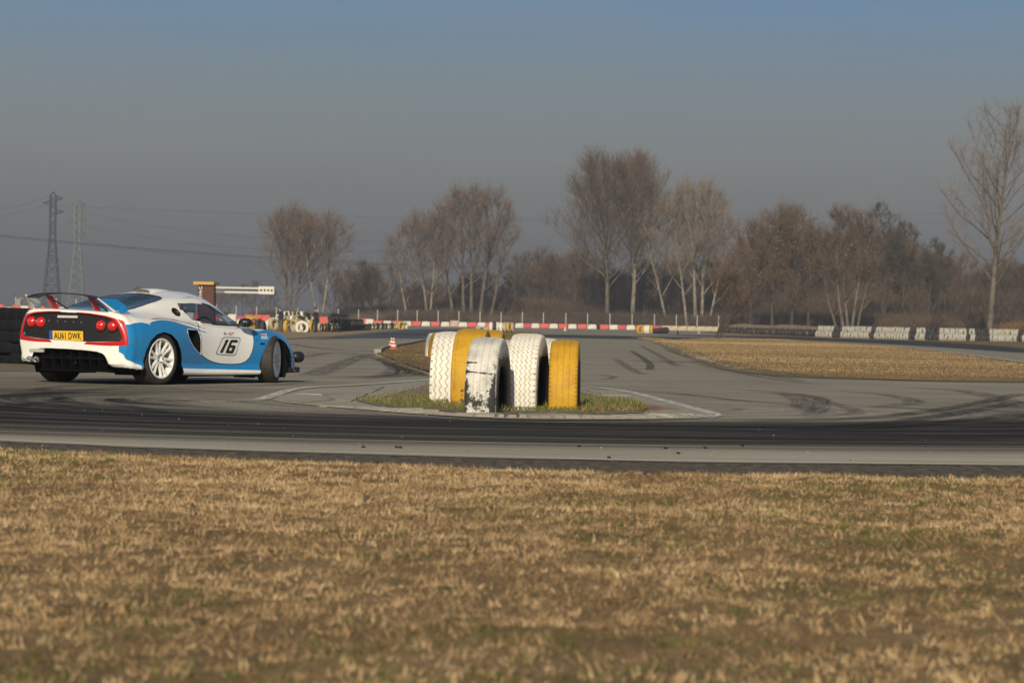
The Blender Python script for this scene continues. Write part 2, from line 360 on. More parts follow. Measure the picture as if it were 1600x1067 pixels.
def strip_mat(name, c, dens, stretch=1.5, thr=.5, rough=.8, c2=None):
    m = bpy.data.materials.new(name); m.use_nodes = True; n = m.node_tree; b = n.nodes['Principled BSDF']; o = n.nodes['Material Output']
    b.inputs['Base Color'].default_value = (*c, 1); b.inputs['Roughness'].default_value = rough; b.inputs['Specular IOR Level'].default_value = .2
    A = {}
    for a_ in ('along', 'across', 'part'): A[a_] = n.nodes.new('ShaderNodeAttribute'); A[a_].attribute_name = a_
    def mt(op, *v):
        x = n.nodes.new('ShaderNodeMath'); x.operation = op
        for i, q_ in enumerate(v):
            if isinstance(q_, (int, float)): x.inputs[i].default_value = q_
            else: n.links.new(q_, x.inputs[i])
        return x.outputs[0]
    ac = A['across'].outputs['Fac']; pt = A['part'].outputs['Fac']
    ed = mt('MULTIPLY', mt('MULTIPLY', ac, mt('SUBTRACT', 1, ac)), 4); en = mt('MINIMUM', mt('MULTIPLY', mt('MULTIPLY', pt, mt('SUBTRACT', 1, pt)), 9), 1)
    cv = n.nodes.new('ShaderNodeCombineXYZ'); n.links.new(mt('MULTIPLY', A['along'].outputs['Fac'], stretch), cv.inputs[0]); n.links.new(mt('MULTIPLY', ac, 6), cv.inputs[1])
    g = n.nodes.new('ShaderNodeNewGeometry'); x = n.nodes.new('ShaderNodeTexNoise'); x.inputs['Scale'].default_value = 1; x.inputs['Detail'].default_value = 6; n.links.new(cv.outputs[0], x.inputs['Vector'])
    y = n.nodes.new('ShaderNodeTexNoise'); y.inputs['Scale'].default_value = 45; y.inputs['Detail'].default_value = 3; n.links.new(g.outputs['Position'], y.inputs['Vector'])
    v = mt('ADD', x.outputs[0], mt('MULTIPLY', mt('SUBTRACT', y.outputs[0], .5), .8))
    mr = n.nodes.new('ShaderNodeMapRange'); mr.inputs[1].default_value = thr-.15; mr.inputs[2].default_value = thr+.15; n.links.new(v, mr.inputs[0])
    al = mt('MULTIPLY', mt('MULTIPLY', mt('MINIMUM', mt('MULTIPLY', ed, 1.6), 1), en), mt('MULTIPLY', mr.outputs[0], dens))
    tr_ = n.nodes.new('ShaderNodeBsdfTransparent'); mx = n.nodes.new('ShaderNodeMixShader'); n.links.new(al, mx.inputs[0]); n.links.new(tr_.outputs[0], mx.inputs[1]); n.links.new(b.outputs[0], mx.inputs[2]); n.links.new(mx.outputs[0], o.inputs[0])
    return m
M_skid = strip_mat('rubber_mark', (.025, .025, .027), .58, 1.0, .45)
M_skid2 = strip_mat('faint_rubber_mark', (.04, .04, .042), .42, .8, .48)
M_white = strip_mat('worn_white_paint', (.62, .61, .56), .85, 1.5, .43)
M_red = strip_mat('worn_red_paint', (.20, .05, .045), .9, 1.0, .35)
M_redk = strip_mat('worn_red_kerb_paint', (.34, .13, .10), .8, 4.0, .5)
# near side: gravel margin between the asphalt and the verge
grav_px = [(0, 704), (200, 714.5), (400, 724), (800, 738.5), (1100, 745), (1600, 752)]
grav = [tuple(at(*p)[:2]) for p in grav_px]
verge_edge = [(-14, 22.5), (-10, 19.3), (-6.2, 17.0)]+grav+[(5.0, 15.2), (7.8, 16.9), (11.8, 21), (15, 28)]
drape('gravel_margin', near_edge+verge_edge[::-1], .004, M_gravel)
strip('edge_line', smoothline([(near_edge[i][0], near_edge[i][1]+.10) for i in range(len(near_edge))], 5), .10, .013, M_white)
isl_px = [(425, 627), (436, 621), (470, 612), (560, 606), (640, 599), (700, 594), (800, 594), (880, 603), (905, 607), (960, 612), (1005, 621), (1050, 633), (1108, 648), (1112, 652), (1090, 656.5), (1000, 658), (880, 658), (800, 657), (740, 654.5), (700, 652), (640, 648.5), (560, 642), (480, 635), (440, 631)]
isl = [tuple(at(*p)[:2]) for p in isl_px]
strip('island_line', smoothline([at(*p) for p in [(400, 629), (422, 622), (470, 608.5), (560, 603), (640, 597.5), (690, 593)]], 5), .17, .020, M_white)
strip('island_line', smoothline([at(*p) for p in [(880, 606), (930, 607.5), (985, 615), (1040, 629), (1100, 645), (1117, 651), (1100, 657)]], 5), .16, .020, M_white)
drape('island_apron', isl, .016, M_conc, zfun=None)
soil_px = [(556, 629), (600, 622), (640, 611), (668, 603), (720, 598), (860, 603), (910, 616), (940, 622), (985, 628), (1012, 641), (1004, 648), (940, 651), (860, 651), (770, 649), (700, 646), (640, 641.5), (590, 637)]
soil = [tuple(at(*p)[:2]) for p in soil_px]
drape('island_soil', soil, .022, M_soil, y0step=.5)
strip('red_kerb_paint', [at(*p) for p in [(965, 630), (1000, 638), (1035, 644)]], .5, .030, M_redk)
strip('red_kerb_paint', [at(*p) for p in [(940, 636), (1000, 641), (1010, 646)]], .35, .033, M_redk)
strip('asphalt_patch_line', smoothline([at(*p) for p in [(425, 628), (445, 634), (520, 640), (640, 651), (800, 660.5), (1000, 661.5), (1100, 659)]], 5), .16, .0135, strip_mat('dusty_seam', (.42, .40, .35), .5, 1.5, .5))

# second island, beyond the tyres
isl2_px = [(590, 553.5), (603, 547.5), (640, 540.5), (672, 533), (700, 528.5), (760, 520.5), (800, 518.3), (842, 518.8), (846, 524), (838, 545), (815, 575), (760, 592), (690, 590.5), (642, 574.5), (600, 559)]
isl2 = [tuple(at(*p)[:2]) for p in isl2_px]
M_isl2 = grass_mat('second_island_grass', (.24, .145, .07), (.30, .20, .10), (.13, .085, .04), .5, gl=.55, gh=.66)
drape('second_island', isl2, .05, M_isl2, y0step=1)
strip('second_island_line', smoothline([at(*p) for p in [(588, 554), (600, 559.5), (642, 575), (692, 592)]], 5), .16, .014, M_white)
k2 = smoothline([at(*p) for p in [(590, 553.5), (603, 547), (640, 539.8), (672, 532.3), (700, 527.8)]], 6)
mb = MB()
for i in range(len(k2)-1):
    a_, b_ = k2[i], k2[i+1]; t = (b_-a_)/np.linalg.norm(b_-a_); nn = np.array([-t[1], t[0]])*.09
    P = [a_-nn, b_-nn, b_+nn, a_+nn]; mb.add([(p[0], p[1], 0.) for p in P]+[(p[0], p[1], .13) for p in P], [(4, 5, 6, 7), (0, 1, 5, 4), (1, 2, 6, 5), (2, 3, 7, 6), (3, 0, 4, 7)])
mb.obj('kerb', M_kerbgrey, kind='structure')

# infield on the right
inf_px = [(1000, 527.5), (1060, 531.5), (1115, 529), (1180, 529.5), (1240, 531.5), (1300, 534.8), (1380, 540.5), (1460, 549.5), (1540, 560), (1600, 568), (1700, 584), (1770, 598), (1700, 600), (1600, 597.5), (1500, 597), (1400, 595), (1300, 591.5), (1220, 586), (1150, 575.5), (1100, 561), (1070, 549.5), (1040, 538)]
inf = [tuple(at(*p)[:2]) for p in inf_px]
drape('infield', inf, .018, M_infield, y0step=1.5)
strip('infield_line', smoothline([at(*p) for p in [(1000, 527.5), (1020, 532), (1042, 538.5), (1072, 550.5), (1102, 562), (1150, 576.5), (1200, 584.5), (1240, 589)]], 5), [.35, .28, .22, .18, .15, .12], .024, M_white)
strip('infield_line', smoothline([at(*p) for p in [(1300, 534), (1380, 539.3), (1460, 548), (1540, 558.5), (1600, 567), (1700, 583)]], 5), .2, .024, M_white)
strip('infield_dark_edge', smoothline([at(*p) for p in [(1300, 534.8), (1380, 540.3), (1460, 549.4), (1540, 560), (1600, 568.6), (1700, 584.6)]], 5), .35, .028, M_skid)
# rubbered racing line seen edge-on far away, and the newer dark asphalt on the left
strip('racing_line', [at(*p) for p in [(760, 526), (900, 526.5), (1000, 526.3), (1060, 526.5)]], 26, .012, strip_mat('rubbered_line', (.045, .045, .05), .85, .2, .3))
strip('racing_line', smoothline([at(*p) for p in [(1040, 523.2), (1120, 524.6), (1200, 527), (1300, 530.4), (1400, 535.2), (1500, 541.0), (1600, 548.3), (1720, 558)]], 4), [22, 18, 14, 10, 7, 5, 4], .0125, strip_mat('rubbered_line_far', (.04, .04, .045), .85, .2, .3))
dk_px = [(478, 531), (520, 527), (560, 523), (600, 519), (650, 514.5), (740, 513.5), (790, 514.5), (752, 519.5), (700, 524.6), (672, 529.5), (610, 529), (560, 528.8), (520, 530)]
M_newasph = mat('newer_dark_asphalt', (.06, .066, .078), .75, noise=[(.4, (.055, .06, .07), .4, .65), (30, (.085, .085, .09), .5, .75)], bump=(80, .4, .006), spec=.3)
drape('dark_asphalt', [tuple(at(*p)[:2]) for p in dk_px], .0115, M_newasph, y0step=3)
strip('red_road_line', smoothline([at(*p) for p in [(982, 564.3), (1020, 565.2), (1060, 565.8), (1112, 566.6)]], 3), [.5, .75, .75, .5], .015, M_red)
# skid marks
SK = [([(985, 612), (1060, 617), (1150, 627), (1235, 634), (1265, 638)], .16, 0), ([(1160, 611), (1215, 615), (1250, 626), (1258, 640), (1300, 648)], .3, 1), ([(1150, 612), (1240, 616), (1300, 632), (1340, 645), (1300, 651), (1250, 656)], .2, 1),
      ([(1190, 615), (1275, 622), (1280, 640), (1260, 652)], .25, 1), ([(1300, 612), (1380, 618), (1430, 630), (1350, 640)], .3, 1), ([(1420, 607), (1500, 612), (1560, 624), (1600, 640)], .4, 1), ([(920, 585), (960, 590), (940, 594)], .12, 0),
      ([(1035, 545), (1080, 560), (1130, 577), (1200, 592), (1290, 603)], .22, 1), ([(1000, 540), (1030, 556), (1060, 575)], .25, 1), ([(1075, 545), (1110, 560), (1170, 580), (1260, 598)], .25, 1), ([(960, 560), (990, 580), (1010, 586)], .22, 1), ([(985, 548), (1012, 566), (1015, 580)], .2, 0),
      ([(600, 566), (622, 575), (630, 583), (610, 588), (560, 590), (500, 591)], .35, 0), ([(610, 560), (640, 572), (648, 584), (620, 590), (560, 593)], .3, 1), ([(480, 590), (520, 575), (560, 560), (590, 553)], .5, 1), ([(540, 556), (590, 562), (615, 575), (600, 588), (540, 592)], .35, 1),
      ([(0, 622), (120, 612), (210, 607), (300, 611), (420, 618)], .25, 1), ([(20, 615), (120, 604), (250, 606), (400, 604), (500, 598)], .2, 0), ([(0, 640), (80, 630), (170, 633), (260, 648)], .25, 0), ([(60, 606), (90, 622), (140, 634), (230, 640), (420, 648)], .2, 1), ([(300, 605), (420, 611), (470, 607)], .15, 1),
      ([(1100, 668), (1300, 668), (1450, 655), (1600, 628)], .3, 0), ([(1150, 660), (1350, 655), (1500, 637), (1600, 615)], .28, 0), ([(1200, 672), (1400, 668), (1600, 648)], .3, 0), ([(700, 600), (900, 598), (1000, 599), (1060, 602)], .12, 1), ([(450, 537), (500, 545), (560, 549), (580, 548)], .5, 1), ([(470, 560), (520, 552), (580, 556)], .4, 1)]
for pts, w, k in SK: strip('skid_mark', smoothline([at(*p) for p in pts], 7), w, .018, [M_skid, M_skid2][k])
M_dirt = strip_mat('dirt_margin', (.20, .15, .09), .85, .6, .46, .95)
strip('dirt_margin', smoothline([at(*p) for p in [(1100, 561.5), (1150, 576), (1220, 586.4), (1300, 591.8), (1400, 595.3), (1500, 597.3), (1600, 597.8), (1700, 600)]], 6), 1.3, .0265, M_dirt)
strip('dirt_margin', smoothline([at(*p) for p in [(1010, 529), (1040, 538), (1070, 549.5), (1100, 561)]], 6), 1.2, .0265, M_dirt)
strip('dirt_margin', smoothline([at(*p) for p in [(600, 558.5), (642, 574), (690, 590)]], 6), .8, .056, M_dirt)
M_crack = strip_mat('asphalt_crack', (.03, .03, .03), .7, 3.0, .42)
for pts in [[(905, 640), (1010, 662), (1180, 676), (1400, 690)], [(0, 588), (140, 592), (330, 594), (470, 589), (575, 591)], [(1130, 590), (1260, 606), (1420, 616), (1600, 622)], [(180, 660), (300, 676), (520, 690)], [(930, 548), (1000, 556), (1080, 575), (1190, 592)]]: strip('asphalt_crack', smoothline([at(*p)+np.array([random.uniform(-.05, .05), random.uniform(-.05, .05), 0]) for p in pts], 10), .022, .0185, M_crack)
# small debris: stones and rubber crumbs
mb = MB(); mp = MB()
for i in range(260):
    x = RNG.uniform(-4.5, 5); y = RNG.uniform(15.2, 30); s = RNG.uniform(.003, .007); dark = RNG.random() < .5
    if inpoly([(x, y)], isl)[0]: continue
    V = [(x+RNG.uniform(-1, 1)*s, y+RNG.uniform(-1, 1)*s, .006+RNG.uniform(0, 1.3)*s) for _ in range(5)]+[(x, y, .007)]
    (mb if dark else mp).add(V, [(0, 1, 2), (0, 2, 3), (0, 3, 4), (0, 4, 1), (5, 2, 1), (5, 3, 2), (5, 4, 3), (1, 4, 2)])
for px, py in [(568, 701), (626, 702), (1040, 703), (1102, 702.5), (1160, 699), (620, 701.5), (952, 718), (1060, 711), (905, 700)]:
    p = at(px, py); s = .015; mb.add([(p[0]-s, p[1], .008), (p[0]+s, p[1]+.01, .008), (p[0]+s*.4, p[1]-.02, .02), (p[0]-s*.6, p[1]+.02, .022), (p[0], p[1]+.03, .01)], [(0, 1, 2), (0, 2, 3), (1, 4, 2), (2, 4, 3), (0, 3, 4)])
mb.obj('rubber_crumb', mat('rubber_crumb', (.02, .02, .02), .8), kind='stuff', label='black rubber crumbs scattered on the asphalt', category='debris') if 0 else setp(mb.obj('rubber_crumb', mat('rubber_crumb', (.02, .02, .02), .8)), kind='stuff', label='black rubber crumbs scattered on the asphalt', cat='debris')
setp(mp.obj('pale_gravel', mat('pale_stone', (.5, .48, .42), .9)), kind='stuff', label='pale loose stones scattered on the asphalt', cat='gravel')

# kerb stones along the near side of the island, each a stone
kerb = empty('island_kerb', (0, 0, 0), kind='structure')
line = smoothline([at(*p) for p in [(548, 640.5), (600, 645), (660, 649.5), (720, 652.8), (800, 655), (880, 656), (960, 656.3), (1040, 655.5), (1098, 653)]], 40)
seg = np.array(line); d = np.concatenate([[0], np.cumsum(np.hypot(*np.diff(seg, axis=0).T))]); s = 0
while s < d[-1]-.05:
    l_ = random.uniform(.08, .22); e = min(s+l_, d[-1]); a_ = np.array([np.interp(s+.006, d, seg[:, 0]), np.interp(s+.006, d, seg[:, 1])]); b_ = np.array([np.interp(e-.006, d, seg[:, 0]), np.interp(e-.006, d, seg[:, 1])])
    t = (b_-a_)/np.linalg.norm(b_-a_); nn = np.array([-t[1], t[0]]); h = random.uniform(.030, .048); w = random.uniform(.22, .30); o = random.uniform(-.012, .012)
    f0, f1 = a_-nn*(.02-o), b_-nn*(.02-o); k0, k1 = a_+nn*w, b_+nn*w; c = .02; j = lambda: random.uniform(-.006, .006)
    P = [(*f0, 0), (*f1, 0), (*k1, 0), (*k0, 0), (*(f0+nn*.03+t*.01), h-c+j()), (*(f1+nn*.03-t*.01), h-c+j()), (*(f1+nn*.08-t*.015), h+j()), (*(f0+nn*.08+t*.015), h+j()), (*(k1-t*.01), h+j()), (*(k0+t*.01), h+j())]
    MB().add(P, [(0, 1, 5, 4), (4, 5, 6, 7), (7, 6, 8, 9), (1, 2, 8, 6, 5), (3, 0, 4, 7, 9), (2, 3, 9, 8)]).obj('kerb_stone', M_conc, kerb)
    s = e
# broken concrete slabs of the pointed left end and of the right end
for j, (pp, h) in enumerate([([(432, 626), (452, 619), (500, 621), (520, 628), (470, 632.5)], 0.026), ([(505, 620.5), (575, 618), (560, 626), (548, 630), (524, 628)], .028), ([(455, 618.5), (478, 612), (556, 607.5), (600, 607), (580, 616.5), (503, 619.5)], .026), ([(474, 633), (523, 629), (548, 631), (552, 640), (500, 637)], .026),
                             ([(1010, 640), (1040, 634), (1095, 648), (1098, 652), (1018, 651.5)], .026), ([(905, 609), (958, 614), (985, 621), (940, 619.5)], .026)]):
    P = [at(*p)[:2] for p in pp]; nP = len(P)
    MB().add([(p[0], p[1], .01) for p in P]+[(p[0], p[1], h+random.uniform(-.004, .004)) for p in P], [tuple(range(nP, 2*nP))]+[(i, (i+1) % nP, nP+(i+1) % nP, nP+i) for i in range(nP)]).obj('concrete_slab', M_conc, kerb)

# ============================================================ grass blades
def blade_mat(name, cols):
    m = bpy.data.materials.new(name); m.use_nodes = True; n = m.node_tree; b = n.nodes['Principled BSDF']
    a = n.nodes.new('ShaderNodeAttribute'); a.attribute_name = 'tint'; r_ = n.nodes.new('ShaderNodeValToRGB'); n.links.new(a.outputs['Fac'], r_.inputs[0])
    e = r_.color_ramp.elements; e[0].position = cols[0][0]; e[0].color = (*cols[0][1], 1); e[1].position = cols[-1][0]; e[1].color = (*cols[-1][1], 1)
    for p, c in cols[1:-1]: k = e.new(p); k.color = (*c, 1)
    n.links.new(r_.outputs[0], b.inputs['Base Color']); b.inputs['Roughness'].default_value = .85; b.inputs['Specular IOR Level'].default_value = .15
    return m
def blades(name, x, y, z, ln, wd, lean, tint, m, az=None, **k):
    """one bent two-segment blade per point"""
    n = len(x); az = RNG.uniform(0, 2*np.pi, n) if az is None else az
    dx, dy = np.cos(az), np.sin(az); qx, qy = -dy*wd/2, dx*wd/2; fz = RNG.uniform(0, 2*np.pi, n); qx, qy = np.cos(fz)*wd/2, np.sin(fz)*wd/2
    h1 = ln*.5*np.cos(lean*.86); s1 = ln*.5*np.sin(lean*.86); h2 = h1+ln*.5*np.cos(np.minimum(lean*1.22, 1.75)); s2 = s1+ln*.5*np.sin(lean*1.22)
    P = np.stack([np.stack([x-qx, y-qy, z], -1), np.stack([x+qx, y+qy, z], -1), np.stack([x+dx*s1-qx*.8, y+dy*s1-qy*.8, z+h1], -1), np.stack([x+dx*s1+qx*.8, y+dy*s1+qy*.8, z+h1], -1), np.stack([x+dx*s2, y+dy*s2, z+h2], -1)], 1)
    b = np.arange(n)[:, None]*5; F = np.concatenate([b+np.array([[0, 1, 3]]), b+np.array([[0, 3, 2]]), b+np.array([[2, 3, 4]])])
    me = npmesh(name, P.reshape(-1, 3), F, m, False, dict(tint=np.repeat(tint, 5)))
    return link(name, me, **k)
# the verge in front: a lumpy sod sheet with fine grid and a thatch of dry blades over it
def vz(x, y): return .030*(noise2(x, y, 1.3, 3)-.5)+.022*(noise2(x, y, 4.5, 5)-.5)+.012*(noise2(x, y, 11, 9)-.3)
vp = [(-15, 4), (15, 4)]+[(15, 28), (11.8, 21), (7.8, 16.9)]+[tuple(p) for p in grav[::-1]]+[(-6.2, 17.0), (-10, 19.3), (-14, 22.5), (-15, 24)]
gx = np.arange(-9, 9.01, .09); gy = np.arange(3.5, 19.6, .09); X, Y = np.meshgrid(gx, gy)
D = sdf(np.stack([X.ravel(), Y.ravel()], -1), vp).reshape(X.shape); Z = vz(X, Y)*ss(0, .5, D)+.014*ss(-.02, .12, D)-.02*(D < -.05)
idx = np.arange(X.size).reshape(X.shape); q = np.stack([idx[:-1, :-1], idx[:-1, 1:], idx[1:, 1:], idx[1:, :-1]], -1).reshape(-1, 4)
keep = (D.ravel()[q].max(1) > -.02); link('verge', npmesh('verge', np.stack([X, Y, Z], -1).reshape(-1, 3), q[keep], M_verge, True), kind='structure')
M_blade = blade_mat('dry_grass', [(0, (.135, .09, .050)), (.22, (.235, .158, .086)), (.5, (.385, .265, .145)), (.78, (.50, .36, .205)), (.86, (.56, .42, .25)), (.90, (.11, .12, .035)), (1, (.075, .09, .025))])
nt_ = 68000; tx = RNG.uniform(-1, 1, nt_)*4.6; ty = 4.0+11.8*RNG.random(nt_)**.8; ok = (np.abs(tx) < .22*ty+1.0); tx, ty = tx[ok], ty[ok]
D = sdf(np.stack([tx, ty], -1), vp)+(noise2(tx, ty, 3, 31)-.5)*.18; dens = noise2(tx, ty, 2.3, 21)*.5+noise2(tx, ty, 7, 22)*.5
ok = (D > .0) & (RNG.random(len(tx)) < .45+1.1*dens); tx, ty, D = tx[ok], ty[ok], D[ok]; nt_ = len(tx)
t_az = RNG.uniform(0, 2*np.pi, nt_); t_h = RNG.uniform(.55, 1.25, nt_); t_l = np.clip(RNG.normal(.98, .28, nt_), .2, 1.5); t_r = RNG.uniform(.006, .024, nt_)
tone = .5*noise2(tx, ty, 2.8, 51)+.5*noise2(tx, ty, 9, 52); gn = .6*noise2(tx, ty, .7, 41)+.4*noise2(tx, ty, 3.1, 42)
t_t = .22+.85*(tone-.22)+RNG.normal(0, .17, nt_)+.30*(noise2(tx, ty, 1.1, 57)-.5); t_g = RNG.random(nt_) < ss(.56, .80, gn+.12*ss(10, 5.5, ty))*.55+.012
kb = RNG.integers(6, 15, nt_); I = np.repeat(np.arange(nt_), kb); n = len(I)
x = tx[I]+RNG.normal(0, 1, n)*t_r[I]*1.3; y = ty[I]+RNG.normal(0, 1, n)*t_r[I]*1.3
azb = t_az[I]+RNG.normal(0, .75, n); lean = np.clip(t_l[I]+RNG.normal(0, .25, n), .05, 1.6)
tint = np.clip(t_t[I]+RNG.normal(0, .09, n), 0, .86); tint = np.where(t_g[I] & (RNG.random(n) < .75), RNG.uniform(.9, 1, n), tint)
lnn = RNG.uniform(.015, .040, n)*t_h[I]
blades('dry_grass', x, y, vz(x, y)*ss(0, .5, D[I])+.010, lnn, RNG.uniform(.0025, .0055, n), lean, tint, M_blade, az=azb, label='short dry tan grass of the near verge with green patches', cat='grass', kind='stuff')
# outer verge, thinner
n = 60000; x = RNG.uniform(-9, 9, n); y = RNG.uniform(3.6, 19, n); ok = (np.abs(x) >= .22*y+.95); x, y = x[ok], y[ok]; ok = sdf(np.stack([x, y], -1), vp) > 0; x, y = x[ok], y[ok]; n = len(x)
blades('dry_grass', x, y, vz(x, y)+.01, RNG.uniform(.03, .09, n), RNG.uniform(.006, .012, n), np.abs(RNG.normal(.9, .35, n)), np.clip(RNG.normal(.5, .2, n), 0, 1), M_blade, label='short dry tan grass at the outer verge', cat='grass', kind='stuff')
# island grass, greener
M_isl_blade = blade_mat('island_grass', [(0, (.12, .08, .04)), (.3, (.28, .20, .10)), (.5, (.22, .17, .07)), (.6, (.11, .13, .03)), (1, (.075, .12, .02))])
n = 34000; bb = np.array(soil); x = RNG.uniform(bb[:, 0].min(), bb[:, 0].max(), n); y = RNG.uniform(bb[:, 1].min(), bb[:, 1].max(), n)
front = ss(29, 24.3, y+.6*np.abs(x)*0); ok = inpoly(np.stack([x, y], -1), soil) & (RNG.random(n) < .08+.95*front*(.35+.9*noise2(x, y, 2.5, 71))); x, y = x[ok], y[ok]; n = len(x)
blades('island_grass', x, y, np.full(n, .04), RNG.uniform(.02, .055, n)*(.5+noise2(x, y, 3, 72)), RNG.uniform(.004, .009, n), np.abs(RNG.normal(.6, .35, n)), np.clip(RNG.normal(.70, .25, n)-.3*(noise2(x, y, 2, 73) > .62), 0, 1), M_isl_blade, label='green and brown grass tufts round the painted tyres on the island', cat='grass', kind='stuff')
# infield and second island
def far_grass(name, poly, n, lo, hi, w, m, z0, label, tm=.5):
    bb = np.array(poly); u = RNG.random(n); y0, y1 = bb[:, 1].min(), bb[:, 1].max(); y = y0*(y1/y0)**u; x = RNG.uniform(-1, 1, n)*(.5*(bb[:, 0].max()-bb[:, 0].min())+.4)+bb[:, 0].mean()
    ok = (sdf(np.stack([x, y], -1), poly) > (.55*noise2(x, y, 1.1, 91)*RNG.random(n)-.5*noise2(x, y, 2.3, 92)+.05)*np.sqrt(y/50)) & (x < .24*y); x, y = x[ok], y[ok]; n = len(x)
    t = np.clip(tm+.6*(noise2(x*.35, y, .16, 81)-.5)+.5*(noise2(x*.4, y, .5, 82)-.5)+RNG.normal(0, .1, n), 0, .86)
    sc = np.sqrt(y/50)
    blades(name, x, y, T(x, y)+z0, RNG.uniform(lo, hi, n)*sc*.8, w*sc*RNG.uniform(.6, 1.4, n), np.abs(RNG.normal(.6, .3, n)), t, m, label=label, cat='grass', kind='stuff')
M_inf_blade = blade_mat('infield_dry_grass', [(0, (.115, .074, .038)), (.35, (.21, .14, .07)), (.6, (.34, .24, .125)), (.86, (.46, .34, .185)), (1, (.44, .31, .16))])
far_grass('infield_dry_grass', inf, 190000, .02, .05, .009, M_inf_blade, .015, 'dry golden grass of the infield on the right', .55)
far_grass('second_island_grass', isl2, 22000, .02, .06, .010, blade_mat('second_island_blades', [(0, (.12, .065, .035)), (.4, (.24, .14, .07)), (.62, (.32, .21, .10)), (.72, (.10, .11, .03)), (1, (.08, .10, .02))]), .045, 'brown and green grass on the second island behind the tyres', .5)

# ============================================================ painted tyres of the island
M_rub = mat('black_rubber', (.022, .022, .024), .75, noise=(20, (.045, .043, .04), .45, .65), bump=(40, .3, .004))
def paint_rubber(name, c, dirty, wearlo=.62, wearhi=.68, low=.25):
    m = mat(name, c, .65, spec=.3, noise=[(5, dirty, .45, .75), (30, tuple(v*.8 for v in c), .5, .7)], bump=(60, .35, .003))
    # worn to the rubber in blotches, plus darkening towards the bottom, and always in the grooves
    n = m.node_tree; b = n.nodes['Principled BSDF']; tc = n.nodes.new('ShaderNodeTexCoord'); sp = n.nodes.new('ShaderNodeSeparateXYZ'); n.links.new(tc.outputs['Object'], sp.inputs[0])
    g = n.nodes.new('ShaderNodeAttribute'); g.attribute_name = 'wear_dark'
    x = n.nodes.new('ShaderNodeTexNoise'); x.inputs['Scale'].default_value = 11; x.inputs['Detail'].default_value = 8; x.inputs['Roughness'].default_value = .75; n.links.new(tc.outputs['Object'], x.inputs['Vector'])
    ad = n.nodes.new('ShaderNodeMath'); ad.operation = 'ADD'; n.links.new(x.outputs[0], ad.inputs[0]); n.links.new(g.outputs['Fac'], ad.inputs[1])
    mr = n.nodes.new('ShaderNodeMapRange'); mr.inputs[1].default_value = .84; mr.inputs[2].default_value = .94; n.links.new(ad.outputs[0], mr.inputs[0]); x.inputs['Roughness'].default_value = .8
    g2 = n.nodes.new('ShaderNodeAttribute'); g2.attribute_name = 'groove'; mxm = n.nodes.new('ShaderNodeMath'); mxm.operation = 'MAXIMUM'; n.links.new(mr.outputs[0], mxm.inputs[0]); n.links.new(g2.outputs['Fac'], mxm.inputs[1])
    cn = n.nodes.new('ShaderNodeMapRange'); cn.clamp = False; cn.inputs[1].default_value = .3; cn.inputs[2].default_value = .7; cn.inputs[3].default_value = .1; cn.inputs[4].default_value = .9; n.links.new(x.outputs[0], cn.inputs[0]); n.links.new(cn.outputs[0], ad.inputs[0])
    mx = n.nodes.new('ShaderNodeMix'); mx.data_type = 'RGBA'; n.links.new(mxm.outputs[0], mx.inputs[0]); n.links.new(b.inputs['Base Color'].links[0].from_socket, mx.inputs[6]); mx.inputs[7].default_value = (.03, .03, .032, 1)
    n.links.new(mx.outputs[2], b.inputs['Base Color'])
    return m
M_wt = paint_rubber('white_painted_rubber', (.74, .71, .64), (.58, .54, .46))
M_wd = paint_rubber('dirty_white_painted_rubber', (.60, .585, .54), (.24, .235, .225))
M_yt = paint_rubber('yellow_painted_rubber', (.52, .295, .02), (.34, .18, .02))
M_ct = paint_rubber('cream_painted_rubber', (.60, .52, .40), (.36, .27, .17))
M_gt = paint_rubber('grey_painted_rubber', (.60, .60, .60), (.35, .36, .38))
